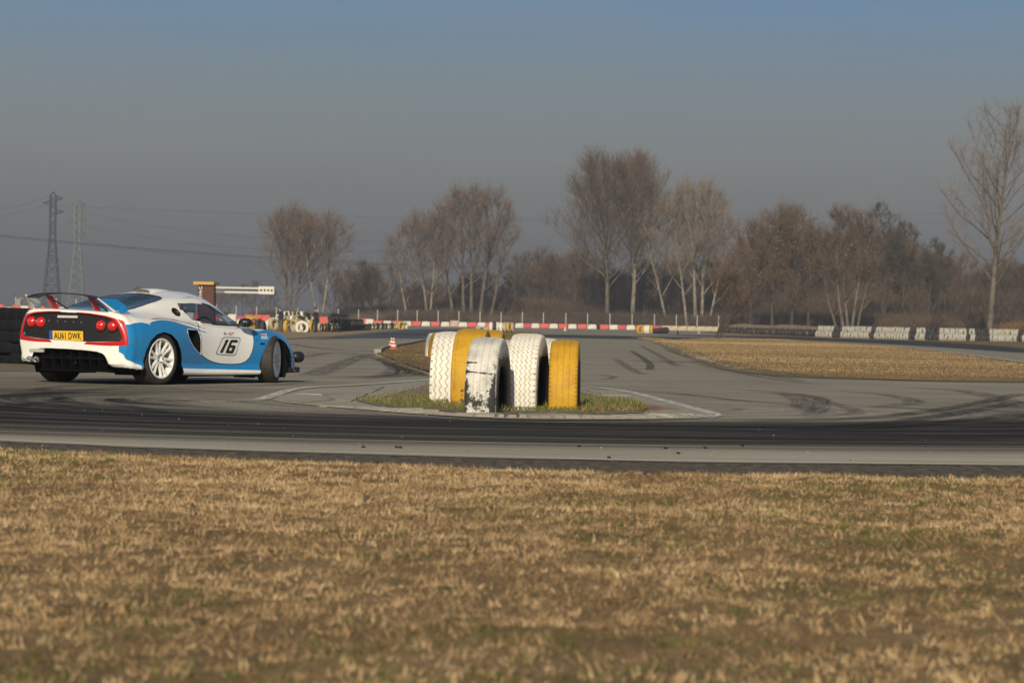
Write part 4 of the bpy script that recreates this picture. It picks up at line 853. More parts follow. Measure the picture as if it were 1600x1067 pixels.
def glyphs(strokes, x0, z0, h, w, adv, slant, m, name, parent, sg=-1, off=.005, th=.2):
    polys = []; cx = x0
    for g_ in strokes:
        for (a0, b0, a1, b1) in g_:
            dx_, dz_ = (a1-a0)*w, (b1-b0)*h; L_ = math.hypot(dx_, dz_) or 1; nx2, nz2 = -dz_/L_*h*th/2, dx_/L_*h*th/2; ex, ez = dx_/L_*h*th/2, dz_/L_*h*th/2
            pp = [(a0*w-ex+nx2, b0*h-ez+nz2), (a1*w+ex+nx2, b1*h+ez+nz2), (a1*w+ex-nx2, b1*h+ez-nz2), (a0*w-ex-nx2, b0*h-ez-nz2)]
            polys.append([(cx+sx*1+slant*sz, z0+sz) for sx, sz in pp])
        cx += adv
    if sg > 0: mx_ = 2*x0+adv*len(strokes)-adv*.2; polys = [[(mx_-x, z) for x, z in p] for p in polys]
    return decal(polys, m, name, parent=parent, sg=sg, off=off)
GL = {'R': [(0, 0, 0, 1), (0, 1, 1, 1), (1, 1, 1, .5), (1, .5, 0, .5), (.5, .5, 1, 0)], '-': [(.15, .5, .85, .5)], 'G': [(1, 1, 0, 1), (0, 1, 0, 0), (0, 0, 1, 0), (1, 0, 1, .5), (1, .5, .55, .5)], 'T': [(0, 1, 1, 1), (.5, 1, .5, 0)],
      'A': [(0, 0, 0, .7), (0, .7, .5, 1), (.5, 1, 1, .7), (1, .7, 1, 0), (0, .4, 1, .4)]}
GL['R2'] = [(0, 0, 0, 1), (0, 1, 1, 1), (1, 1, 1, 0), (0, .45, 1, .45)]
K_redink = mat('dark_red_vinyl', (.16, .03, .04), .5)
for sg, D_ in ((-1, DOOR), (1, DOORL)): glyphs([GL['R2'], GL['-'], GL['G'], GL['T']], .155, .634, .030, .038, .056, .3, K_redink, 'model_lettering', D_, sg=sg)
# fender marks: small union flag strip, white block lettering and the oval side vent
for sg in (-1, 1):
    decal([[(.915, .655), (1.035, .655), (1.02, .632), (.90, .632)]], mat('flag_white', (.75, .75, .75), .5), 'flag_decal', sg=sg)
    decal([[(.915, .650), (.965, .650), (.955, .637), (.905, .637)], [(.985, .655), (.993, .655), (.975, .632), (.967, .632)], [(.90, .6465), (1.03, .6465), (1.027, .6405), (.90, .6405)]], P_red, 'flag_decal', sg=sg, off=.006)
    decal([[(.895+i*.022, .622), (.911+i*.022, .622), (.906+i*.022, .602), (.890+i*.022, .602)] for i in range(6)]+[[(.885, .596), (1.015, .596), (1.013, .590), (.885, .590)]], mat('decal_white', (.7, .72, .75), .5), 'sponsor_decal', sg=sg)
    decal([[(.895+.05*math.cos(q_), .528+.014*math.sin(q_)) for q_ in np.linspace(0, 2*np.pi, 20)[:-1]]], mat('dark_blue_badge', (.005, .012, .09), .3), 'oval_badge', sg=sg)
# door handle, mirror, roof scoop
for sg, D_ in ((-1, DOOR), (1, DOORL)):
    q_ = on_body(-.235, .76, sg=sg, off=0); MB().tube([(q_.x-.05, q_.y+sg*.004, q_.z+.015), (q_.x-.02, q_.y+sg*.02, q_.z+.002), (q_.x+.03, q_.y+sg*.018, q_.z-.018)], [.008, .013, .009], 8).obj('door_handle', P_white, D_)
    mr = empty('wing_mirror'); mr.parent = CAR; y0_ = sg*.66; zl = LEAN*y0_
    ml = bpy.data.meshes.new('x')
    V = MB(); prof = [(0, -.02), (.030, -.02), (.052, .0), (.060, .04), (.056, .09), (.035, .125), (0, .135)]
    V.lathe([(r_, h) for r_, h in prof], 20, 'x', c=(.46, sg*.855, .790+zl)); o = V.obj('mirror_housing', P_carbon, mr)
    for v in o.data.vertices: v.co.y = sg*.855+(v.co.y-sg*.855)*1.45
    MB().tube([(.60, sg*.66, .745+zl), (.54, sg*.74, .765+zl), (.50, sg*.80, .780+zl)], [.022, .018, .02], 8).obj('mirror_arm', P_carbon, mr)
    MB().lathe([(0, 0), (.050, 0), (.05, .004), (0, .004)], 20, 'x', c=(.436, sg*.855, .790+zl)).obj('mirror_glass', mat('mirror_glass', (.02, .022, .026), .2) if sg < 0 else bpy.data.materials['mirror_glass'], mr)
mb = MB(); rows = []
for x, h, w in ((-.50, .034, .125), (-.42, .036, .13), (-.30, .028, .125), (-.15, .014, .115), (.0, .0, .10)):
    r_ = []
    for t in np.linspace(-1, 1, 13):
        y = t*w; z = on_body(x, y=y).z if on_body(x, y=y) else 1.14; r_.append((x, y, z+h*(1-abs(t)**6)-.004))
    rows.append(r_)
V = [p for r_ in rows for p in r_]; F = [(i*13+j, (i+1)*13+j, (i+1)*13+j+1, i*13+j+1) for i in range(4) for j in range(12)]
mb.add(V, F, 0, True); mb.obj('roof_scoop', P_white, CAR)
mb = MB(); r0_ = rows[0]; lo = [(p[0]+.004, p[1]*.93, on_body(-.496, y=p[1]*.93).z+.004) for p in r0_]; hi = [(p[0]+.004, p[1]*.93, max(l[2]+.001, p[2]-.011)) for p, l in zip(r0_, lo)]
mb.add(lo+hi, [(j, j+1, 13+j+1, 13+j) for j in range(12)]); mb.obj('scoop_opening', mat('scoop_mesh', (.13, .12, .09), .7), CAR)

# ---- tail: lamps, plate, brake light, diffuser fins, exhaust
P_lamp = mat('red_lamp_lens', (.55, .012, .012), .12, coat=1, spec=.8); P_chrome = mat('chrome', (.75, .75, .75), .12, metal=1); P_lampcore = mat('lamp_reflector', (.9, .35, .30), .2, metal=.6)
for y in (-.632, -.470, .470, .632):
    h = on_body(None, .722+LEAN*y*0, y=y, off=0); cx, cz = h.x, .722+LEAN*y; lm = empty('tail_lamp', (cx-.004, y, cz)); lm.parent = CAR
    MB().lathe([(.0, -.040), (.030, -.038), (.055, -.026), (.066, -.006), (.070, .012)], 28, 'x').obj('lamp_lens', P_lamp, lm)
    MB().lathe([(.070, -.004), (.078, -.006), (.080, .012)], 28, 'x').obj('lamp_ring', P_black, lm)
    mb = MB()
    for k in range(5): q_ = k*1.25+.4; mb.lathe([(0, -.0035), (.009, -.002), (.010, .001)], 8, 'x', c=(-.036+.004*(k % 2), .026*math.cos(q_), .026*math.sin(q_)))
    mb.obj('lamp_reflector', P_lampcore, lm)
h = on_body(None, .58, y=.04, off=0); px0 = h.x-.018
pe = empty('number_plate', (px0, .038, .578)); pe.parent = CAR; pe.rotation_euler = (0, R(-4), 0)
yl = .262
MB().box((0, -yl, -.058), (.008, yl, .058)).obj('plate_backing', mat('plate_yellow', (.78, .47, .03), .4), pe)
MB().box((-.0015, yl-.052, -.058), (.0, yl, .058)).obj('plate_band', mat('plate_blue', (.02, .09, .42), .4), pe)
cvd = bpy.data.curves.new('t', 'FONT'); cvd.body = 'AU61 DWK'; cvd.size = .105; cvd.align_x = 'CENTER'; cvd.align_y = 'CENTER'; cvd.offset = .0022; cvd.space_character = 1.05
tmp = bpy.data.objects.new('t', cvd); COL.objects.link(tmp); dg = bpy.context.evaluated_depsgraph_get(); me = bpy.data.meshes.new_from_object(tmp.evaluated_get(dg)); bpy.data.objects.remove(tmp)
xs2 = [v.co.x for v in me.vertices]; w_ = (max(xs2)-min(xs2)); ysm = [v.co.y for v in me.vertices]; cy = (max(ysm)+min(ysm))/2; cx = (max(xs2)+min(xs2))/2
for v in me.vertices: a_, b_ = v.co.x-cx, v.co.y-cy; v.co = (-.003, -(a_*(.425/w_))-.026, b_*(.080/(max(ysm)-min(ysm))))
me.materials.clear(); me.materials.append(K_ink)
bml = bmesh.new(); bml.from_mesh(me); bmesh.ops.remove_doubles(bml, verts=bml.verts, dist=1e-5); todo = set(bml.faces); isl_ = []
while todo:
    st = [todo.pop()]; comp = []
    while st:
        f_ = st.pop(); comp.append(f_)
        for e in f_.edges:
            for g_ in e.link_faces:
                if g_ in todo: todo.discard(g_); st.append(g_)
    isl_.append(comp)
for comp in isl_:
    ids = {}; F = []
    for f_ in comp: F.append([ids.setdefault(v, len(ids)) for v in f_.verts])
    ml_ = bpy.data.meshes.new('plate_letter'); ml_.from_pydata([v.co[:] for v in ids], [], F); ml_.materials.append(K_ink); link('plate_letter', ml_, pe)
bml.free()
MB().prism([(-.045, -.011), (.045, -.011), (.045, .011), (-.045, .011)], 0, .003, 'x') and None
cb = empty('brake_light', (on_body(None, .808, y=.03, off=0).x-.012, .03, .808)); cb.parent = CAR
MB().box((0, -.155, -.014), (.012, .155, .014)).obj('light_strip', mat('clear_lens', (.55, .52, .50), .25), cb)
# maker's letters across the panel read only as five faint marks
mb = MB()
for y in (.33, .19, .07, -.06, -.18):
    h = on_body(None, .748, y=y, off=0); mb.box((h.x-.003, y-.010, .738+LEAN*y), (h.x, y+.010, .758+LEAN*y))
mb.obj('letter_stud', mat('grey_stud', (.16, .16, .17), .4, metal=.5), CAR, kind=None)
for y in np.linspace(-.44, .44, 7):
    MB().prism([(-1.86, .395), (-1.73, .40), (-1.70, .17), (-1.84, .16)], y-.006, y+.006, 'y').obj('diffuser_fin', P_dark, CAR)
MB().box((-1.85, -.50, .300), (-1.74, .50, .312)).obj('diffuser_bar', P_dark, CAR)
MB().box((-1.885, .40, .372), (-1.86, .62, .412)).obj('grey_bracket', mat('grey_bracket', (.35, .36, .37), .5), CAR)
for y in (.50, .60): MB().lathe([(.028, -.05), (.036, -.05), (.036, .08), (.028, .08)], 18, 'x', close=True, c=(-1.87, y, .285)).obj('exhaust_tip', P_chrome, CAR)
MB().lathe([(.035, .02), (.042, .02), (.042, .12), (.035, .12)], 20, 'x', close=True, c=(-1.83, .0, .27)).obj('exhaust_tip', mat('dark_steel', (.015, .015, .015), .8, spec=.1), CAR)
MB().box((-1.80, -.52, .150), (-1.0, .52, .165)).obj('undertray', P_dark, CAR)
# ---- rear wing: thin arched blade, winged end plates, red struts with braces
we = empty('rear_wing'); we.parent = CAR; rows = []; NB = 25
for t in np.linspace(-1, 1, NB):
    y = t*.555; z = 1.088-.050*abs(t)**2.2-.02*abs(t)**8; zz = z+LEAN*y
    rows.append([(-2.02, y, zz+.006), (-1.95, y, zz+.006), (-1.88, y, zz+.004), (-1.81, y, zz+.001), (-1.805, y, zz-.006), (-1.88, y, zz-.008), (-1.95, y, zz-.006), (-2.02, y, zz-.003)])
V = [p for r_ in rows for p in r_]; F = [(i*8+j, (i+1)*8+j, (i+1)*8+(j+1) % 8, i*8+(j+1) % 8) for i in range(NB-1) for j in range(8)]+[tuple(range(8)), tuple(range((NB-1)*8, NB*8))]
MB().add(V, F, 0, True).obj('wing_blade', P_carbon, we)
for sg in (-1, 1):
    A_ = [(-2.03, .555, 1.045), (-1.70, .575, 1.040), (-1.60, .61, .985), (-1.60, .665, .915), (-1.73, .67, .885), (-1.80, .62, .905)]
    if sg > 0: A_ = [(-2.03, .555, 1.045), (-1.85, .575, 1.02), (-1.70, .62, .96), (-1.62, .665, .905), (-1.73, .67, .882), (-1.86, .62, .90)]
    V = [(x, sg*y, z+LEAN*sg*y) for x, y, z in A_]; V += [(x, sg*(y+.014), z+LEAN*sg*y-.004) for x, y, z in A_]
    MB().add(V, [(0, 1, 2, 5), (2, 3, 4, 5), (6, 11, 8, 7), (8, 11, 10, 9)]+[(i, (i+1) % 6, 6+(i+1) % 6, 6+i) for i in range(6)]).obj('end_plate', P_blue if sg < 0 else P_white, we)
    q0, q1 = A_[0], A_[5]; MB().tube([(q0[0], sg*(q0[1]+.006), q0[2]+LEAN*sg*.55), (q1[0]-.01, sg*(q1[1]+.006), q1[2]+LEAN*sg*.6), (A_[4][0]-.02, sg*.67, .886+LEAN*sg*.67), (-1.86, sg*.58, .885+LEAN*sg*.6)], [.010, .013, .013, .010], 6).obj('plate_edge', P_white, we)
    ys_ = .33*sg; zl = LEAN*ys_
    MB().prism([(-1.94, 1.062+zl), (-1.82, 1.046+zl), (-1.70, .885+zl), (-1.78, .880+zl)], ys_-.009, ys_+.009, 'y').obj('wing_strut', P_red, we)
    MB().tube([(-1.86, ys_, 1.03+zl), (-1.55, ys_*.95, .895+zl)], .011, 8).obj('wing_brace', P_pink, we)
# ---- nose: auxiliary lamp pod and splitter
for sg in (-1, 1):
    pod = empty('auxiliary_lamp'); pod.parent = CAR
    MB().lathe([(0, -.12), (.05, -.11), (.070, -.06), (.075, .02), (.072, .05), (.0, .06)], 24, 'x', c=(2.02, sg*.60, .33)).obj('lamp_housing', P_black, pod)
    MB().lathe([(0, .062), (.062, .060), (.064, .05)], 24, 'x', c=(2.02, sg*.60, .33)).obj('lamp_glass', P_chrome, pod)
    MB().tube([(1.80, sg*.60, .28), (1.98, sg*.60, .30)], .025, 8).obj('lamp_bracket', P_black, pod)
MB().prism([(1.60, .82), (1.80, .79), (1.97, .62), (2.03, .3), (2.03, -.3), (1.97, -.62), (1.80, -.79), (1.60, -.82)], .13, .20, 'z').obj('front_splitter', P_black, CAR)
# ---- interior
mb = MB(); mb.box((-.42, -.62, .20), (.80, .62, .36)); mb.box((-.50, -.60, .20), (-.44, .60, 1.0)); mb.box((.62, -.60, .3), (.82, .60, .70)); mb.obj('cabin_tub', mat('cabin_black', (.05, .05, .055), .8), CAR)
for y in (-.31, .31):
    se = empty('seat', (-.18, y, .36)); se.parent = CAR
    MB().prism([(-.12, .0), (.38, .0), (.42, .16), (.36, .16), (.30, .06), (-.10, .10)], -.22, .22, 'y').obj('seat_base', mat('seat_grey', (.46, .47, .50), .7), se)
    MB().prism([(-.20, .60), (-.09, .60), (-.02, .02), (-.12, .0), (-.24, .5)], -.20, .20, 'y').obj('seat_back', bpy.data.materials['seat_grey'], se)
for sg in (-1, 1):
    MB().tube([(-.46, sg*.50, .5), (-.46, sg*.47, 1.04), (-.1, sg*.44, 1.075), (.22, sg*.42, 1.02), (.66, sg*.56, .70)], .019, 8).obj('roll_cage_tube', mat('cage_grey', (.45, .45, .45), .5) if sg < 0 else bpy.data.materials['cage_grey'], CAR)
MB().tube([(.36+.0, -.31+.17*math.cos(q_), .66+.17*math.sin(q_)) for q_ in np.linspace(0, 2*math.pi, 24)], .014, 8, caps=False).obj('steering_wheel', P_black, CAR)
# ---- wheels
def wheel(x, y, R0, Rr, w, steer, sg):
    e = empty('wheel', (x, y, R0-.002), R(steer)); e.parent = CAR; o = sg*w/2
    MB().lathe([(Rr-.01, -w*.46), (Rr+.012, -w*.50), (Rr+.045, -w*.53), (R0-.030, -w*.515), (R0-.010, -w*.47), (R0, -w*.40), (R0+.0, -w*.2), (R0, 0), (R0, w*.2), (R0, w*.40), (R0-.010, w*.47), (R0-.030, w*.515), (Rr+.045, w*.53), (Rr+.012, w*.50), (Rr-.01, w*.46)], 72, 'y').obj('tyre', M_carrub, e)
    MB().lathe([(Rr+.004, o*.96), (Rr+.010, o*1.0), (Rr+.004, o*1.03), (Rr-.010, o*1.02), (Rr-.016, o*.95), (Rr-.022, o*.80), (Rr-.03, -o*.2), (Rr-.012, -o*.95)], 64, 'y').obj('rim', P_silver, e)
    ns = 12; mb = MB()
    for k in range(ns):
        q_ = 2*math.pi*k/ns+(.13 if k % 2 else -.13)*.55; r1, r2 = .062, Rr-.012; V = []
        for r_, hw, yy, th in ((r1, .021, o*.80, .03), ((r1+r2)/2, .015, o*.84, .02), (r2, .021, o*.97, .02)):
            for a_, b_ in ((-hw, 0), (0, .006), (hw, 0), (hw, -th), (-hw, -th)):
                V.append((r_*math.cos(q_)-a_*math.sin(q_), yy+sg*b_, r_*math.sin(q_)+a_*math.cos(q_)))
        MB().add(V, [(i*5+j, (i+1)*5+j, (i+1)*5+(j+1) % 5, i*5+(j+1) % 5) for i in (0, 1) for j in range(5)]+[(4, 3, 2, 1, 0), (10, 11, 12, 13, 14)]).obj('spoke', P_silver, e)
    MB().lathe([(0, o*.70), (.030, o*.72), (.034, o*.80), (.058, o*.84), (.080, o*.82), (.086, o*.70), (.086, o*.5)], 32, 'y').obj('hub', P_silver, e)
    mb = MB()
    for k in range(5): q_ = 2*math.pi*k/5; mb.lathe([(0, o*.86), (.010, o*.86), (.010, o*.78)], 8, 'y', c=(.046*math.cos(q_), 0, .046*math.sin(q_)))
    mb.obj('wheel_nuts', P_black, e)
    MB().lathe([(.07, o*.30), (.165, o*.30), (.165, o*.12), (.07, o*.12)], 40, 'y', close=True).obj('brake_disc', mat('brake_disc', (.18, .17, .16), .35, metal=1) if 'brake_disc' not in bpy.data.materials else bpy.data.materials['brake_disc'], e)
    MB().lathe([(0, -o*.3), (Rr-.03, -o*.3)], 32, 'y').obj('wheel_back', P_dark, e)
M_carrub = mat('car_tyre_rubber', (.016, .015, .014), .75, noise=(12, (.034, .029, .023), .4, .62), bump=(50, .2, .002))
for sg in (-1, 1):
    wheel(-1.185, sg*.735, .322, .236, .262, 0, sg); wheel(1.185, sg*.735, .306, .226, .215, 24, sg)
    for x, r_ in ((-1.19, .372), (1.19, .372)):          # dark arch liners
        V = []; n_ = 28
        for i in range(n_+1):
            q_ = math.pi*(i/n_*1.3-.15); c_, s_ = math.cos(q_), math.sin(q_)
            zc = .285 if x < 0 else .235
            for y in (.83 if x < 0 else .76, .42): V.append((x+r_*c_*.99, sg*y, zc+r_*s_))
        F = [(2*i, 2*i+2, 2*i+3, 2*i+1) for i in range(n_)]+[tuple(2*i+1 for i in range(n_+1))]
        MB().add(V, F, 0, True).obj('arch_liner', P_dark, CAR)

# ============================================================ far side of the track
def tyre_mesh(name, R0, w, m, n=20):
    return MB().lathe([(R0*.58, -w*.42), (R0*.66, -w*.5), (R0*.92, -w*.5), (R0, -w*.36), (R0, w*.36), (R0*.92, w*.5), (R0*.66, w*.5), (R0*.58, w*.42), (R0*.70, w*.30), (R0*.70, -w*.30)], n, 'y', close=True).mesh(name, m)
F_white = mat('faded_white_tyre', (.66, .64, .58), .8, noise=(9, (.10, .10, .10), .60, .70)); F_yellow = mat('faded_yellow_tyre', (.55, .34, .05), .8, noise=(9, (.20, .13, .05), .52, .68)); F_black = mat('old_black_tyre', (.028, .028, .030), .8, noise=(6, (.07, .065, .055), .5, .7))
F_cream = mat('weathered_cream_tyre', (.46, .38, .24), .85, noise=(9, (.10, .08, .05), .50, .68)); F_grey = mat('tyre_white_wash', (.40, .385, .345), .85, noise=[(14, (.05, .05, .05), .56, .66), (3, (.28, .27, .24), .45, .6)])
F_dark = mat('stack_black_rubber', (.010, .011, .014), .9, spec=.1)
TM = {(k, s): tyre_mesh('small_tyre', R0, w, m) for k, m in (('white', F_white), ('yellow', F_yellow), ('black', F_black), ('cream', F_cream), ('wash', F_grey), ('dark', F_dark)) for s, R0, w in (('s', .31, .20), ('b', .50, .28))}
def small_tyre(kind, size, loc, rot, label, group, name='track_tyre'):
    o = link(name, TM[(kind, size)], None, label=label, cat='tyre', group=group); o.location = loc; o.rotation_euler = rot; return o
# heap of tyres by the two marshals
def line_at(p0, p1, t):
    return (p0[0]+(p1[0]-p0[0])*t, p0[1]+(p1[1]-p0[1])*t)
rg = random.Random(11)
def ground_at(px, Y, h=0): p = atY(px, Y); return (p[0], p[1], p[2]+h)
o = small_tyre('white', 'b', ground_at(471.5, 186, .33), (0, 0, R(8)), 'big white tyre standing face-on beside the dark-clothed marshal', 'face-on white tyres by the marshals')
o = small_tyre('cream', 'b', ground_at(460, 188.5, .44), (0, 0, R(-52)), 'big dusty cream tyre half hidden left of the white face-on one', 'face-on white tyres by the marshals')
for o in ():
    pass
o = small_tyre('yellow', 'b', ground_at(485.5, 187, .34), (0, 0, R(80)), 'orange-yellow tyre seen edge-on between the face-on white tyre and the marshal', 'face-on white tyres by the marshals')
for px, kind, h in [(374, 'white', .35), (380, 'white', .28), (388, 'yellow', .66), (395, 'yellow', .60), (401, 'yellow', .36), (405, 'black', .42), (411, 'black', .30), (417, 'white', .33), (424, 'white', .50), (430, 'white', .42), (427, 'cream', .50), (447, 'yellow', .35), (452, 'black', .30)]:
    small_tyre(kind, 'b', ground_at(px, 190+rg.uniform(-1, 3), h), (R(rg.uniform(-15, 15)), R(rg.uniform(0, 90)), R(rg.uniform(50, 120))), {'cream': 'cream tyre in the heap beyond the car bonnet', 'white': 'white tyre lying low in the heap beyond the car bonnet', 'yellow': 'yellow tyre in the heap beyond the car bonnet', 'black': 'bare black tyre in the heap beyond the car bonnet'}[kind], 'tyre heap beyond the bonnet', 'heap_tyre')
for i in range(84):
    t = (i+rg.random())/84; px = 443+t*47; lvl = i % 4; Y = 192+lvl*1.6+rg.uniform(0, .8); h = .28+lvl*.30+rg.uniform(-.06, .06)-(.35 if t > .8 and lvl > 1 else 0); kind = rg.choice(['cream', 'cream', 'yellow', 'white', 'black', 'black', 'cream'])
    small_tyre(kind, 's', ground_at(px, Y, h), (R(rg.uniform(-12, 12)), R(rg.uniform(0, 90)), R(rg.uniform(60, 115))), {'cream': 'weathered cream tyre', 'yellow': 'yellow-painted tyre', 'white': 'white-painted tyre', 'black': 'bare black tyre'}[kind]+' in the mixed heap between the two marshals', 'mixed tyre heap between the marshals', 'heap_tyre')
for i in range(14):       # row of dark and yellow-tipped tyres right of the marshal
    px = 499+i*2.3; kind = ['cream', 'black', 'yellow', 'black', 'cream', 'black', 'black'][i % 7]
    small_tyre(kind, 's', ground_at(px, 189+i*.5, .36), (0, 0, R(72+rg.uniform(-8, 8))), {'cream': 'weathered cream tyre', 'yellow': 'yellow-painted tyre', 'black': 'bare black tyre'}[kind]+' on edge in the row right of the second marshal', 'tyre row right of the marshals', 'heap_tyre')
for i in range(32):       # long black wall, dwindling to the right
    px = 517+i*1.95; Y = 193+i*1.2; top = 3 if i < 13 else (2 if i < 25 else 1)
    for k in range(top): small_tyre('black', 's', ground_at(px+rg.uniform(-.4, .4), Y+rg.uniform(0, .5), .28+.42*k), (R(rg.uniform(-14, 14)), 0, R(70+rg.uniform(-22, 22))), 'black tyre in the long dark wall right of the marshals', 'long black tyre wall', 'heap_tyre')
for i in range(20):
    px = 577+i*2.5; kind = 'cream' if i % 3 == 0 else ('white' if i % 5 == 1 else 'black')
    small_tyre(kind, 's', ground_at(px, 238+i*1.5, .32), (0, 0, R(65+rg.uniform(-10, 10))), {'cream': 'weathered cream tyre', 'yellow': 'yellow-painted tyre', 'white': 'white-painted tyre', 'black': 'bare black tyre'}[kind]+' in the far end of the verge row before the barriers', 'far verge tyre row', 'heap_tyre')
small_tyre('yellow', 'b', ground_at(626, 262, .32), (0, 0, R(50)), 'yellow tyre at the right tip of the far verge row', 'far verge end tyres'); small_tyre('white', 'b', ground_at(631.5, 263, .32), (0, 0, R(60)), 'white tyre at the right tip of the far verge row', 'far verge end tyres')
# dark tyre wall at the left edge of the picture, seen past the tail of the car
p0 = at(-70, 568); p1 = at(66, 573)
for i in range(10):
    t = i/9; x = p0[0]+(p1[0]-p0[0])*t; y = p0[1]+(p1[1]-p0[1])*t+1.2
    for r_ in range(1):
        for k in range(5): small_tyre('dark', 's', (x+rg.uniform(-.02, .02)+.3*r_, y+.55*r_+rg.uniform(-.08, .08), .10+k*.185), (R(90+rg.uniform(-5, 5)), 0, R(rg.uniform(0, 90))), 'black tyre in the dark stacked wall at the left edge behind the car tail', 'dark stacked tyre wall at the left', 'stacked_tyre')
M_vstrip = mat('verge_strip', (.17, .125, .07), .95, noise=[(4, (.09, .09, .04), .45, .6), (30, (.24, .19, .12), .5, .7)], bump=(40, .8, .03))
drape('verge_strip', [tuple(at(*p)[:2]) for p in [(-90, 581), (100, 581.5), (130, 575), (100, 569), (-90, 563)]], .016, M_vstrip)
strip('edge_line', [at(*p) for p in [(-60, 581), (0, 581), (60, 581.5), (110, 582)]], .16, .018, M_white)
drape('far_verge', [tuple(at(*p)[:2]) for p in [(380, 533), (440, 530.5), (470, 528.5), (520, 525.8), (560, 521.8), (600, 518), (640, 514.5), (648, 511), (560, 511), (450, 514), (330, 520)]], .02, mat('far_verge_grass', (.26, .19, .10), .95, noise=[(.8, (.20, .14, .07), .45, .6), (3, (.33, .25, .14), .5, .7)]), y0step=3)

# small cluster of tyres at the far end of the second island
cp = at(786, 520.2); g_ = 'tyre cluster at the far end of the second island'
for px, dy, kind, rz, sz, lab in [(766.5, 0, 'white', 62, 'b', 'white tyre at the left end of the small far cluster behind the yellow tyres'), (772.5, 1.5, 'black', 60, 'b', 'black tyre second from the left in the small far cluster'), (776, 5, 'white', 62, 'b', 'white tyre at the back of the small far cluster'), (782, -4, 'white', 62, 'b', 'white tyre in front of the small far cluster'), (788, -3, 'cream', 60, 'b', 'cream tyre in the middle of the small far cluster'), (794, -2, 'yellow', 50, 'b', 'yellow-stained tyre in the small far cluster'), (799, -1, 'cream', 66, 'b', 'cream tyre at the right end of the small far cluster'), (790, 6, 'cream', 70, 'b', 'cream tyre peeping over the small far cluster')]:
    Y = cp[1]+dy*2; small_tyre(kind, sz, ground_at(px, Y, .44), (0, 0, R(rz+28)), lab, g_)
for i, (px, h) in enumerate([(745, .35), (748, .3), (757, .3), (761, .3)]):
    mb = MB(); mb.lathe([(.0, .6), (.06, .58), (.20, .04), (.28, .02), (.28, 0)], 10, 'z'); o = mb.obj('marker_cone', F_cream, label=['pale faded marker left of the small far tyre cluster', 'short pale marker left of the small far tyre cluster', 'pale marker next to the white tyre of the far cluster', 'pinkish marker touching the far cluster'][i], cat='traffic cone', group='faded markers by the far cluster'); o.location = ground_at(px, cp[1], .02)
# yellow tyres and a black pipe at the tip of the infield
g_ = 'tyres at the tip of the infield'
for px, kind, rz, lab in [(1000, 'yellow', 40, 'yellow tyre at the left tip of the infield with its dark hole showing'), (1005, 'yellow', 80, 'yellow tyre second from left at the tip of the infield'), (1009, 'white', 75, 'white tyre left of its white twin at the tip of the infield'), (1013, 'white', 78, 'white tyre next to the orange one at the tip of the infield'), (1018, 'yellow', 80, 'orange-yellow tyre left of the black tyre wall of the infield tip')]:
    small_tyre(kind, 'b', ground_at(px, 262, .36), (0, 0, R(rz)), lab, g_)
p0, p1 = ground_at(1018, 262, .26), ground_at(1041, 264, .34)
setp(MB().tube([p0, tuple((a+b_)/2 for a, b_ in zip(p0, p1)), p1], [.22, .30, .36], 12).obj('rubber_tube', F_black), label='thick black rubber tube lying right of the yellow tyres', cat='tube')
for i, (px, py) in enumerate([(883, 516.8), (1059, 522.5), (1092, 521.5)]):
    o = MB().lathe([(.0, .45), (.05, .44), (.11, .05), (.24, .04), (.24, 0)], 10, 'z').obj('small_cone', [F_white, F_black, F_cream][i], label=['tiny white cone on the asphalt before the far barriers', 'small dark lump on the track below the cream barriers', 'small cream marker below the cream barriers, left of the leaning tree'][i], cat='traffic cone'); o.location = tuple(at(px, py))

# traffic cones
M_cr = mat('cone_red', (.42, .07, .035), .6); M_cw = mat('cone_white', (.66, .60, .55), .6)
def cone(name, loc, label, group):
    e = empty(name, loc, label=label, cat='traffic cone', group=group); H = .33; r_ = lambda z: .105*(1-z/H)+.016
    MB().box((-.125, -.125, 0), (.125, .125, .02)).obj('base', M_cr, e)
    zz = [.02, .08, .135, .185, .235, .285, H]
    for i in range(6):
        ms = [M_cr, M_cw][i % 2]; a, b_ = zz[i], zz[i+1]
        MB().lathe([(r_(a), a), (r_(b_), b_)]+([(0, b_)] if i == 5 else []), 20, 'z').obj(['red_band', 'white_band'][i % 2], ms, e)
cone('traffic_cone', tuple(at(611.5, 545.5)+np.array([0, 0, .03])), 'front left of the two overlapping red and white cones on the second island tip', 'cones on the second island tip')
cone('traffic_cone', tuple(at(614.8, 548)+np.array([0, 0, .05])), 'right one of the two overlapping red and white cones on the second island tip', 'cones on the second island tip')

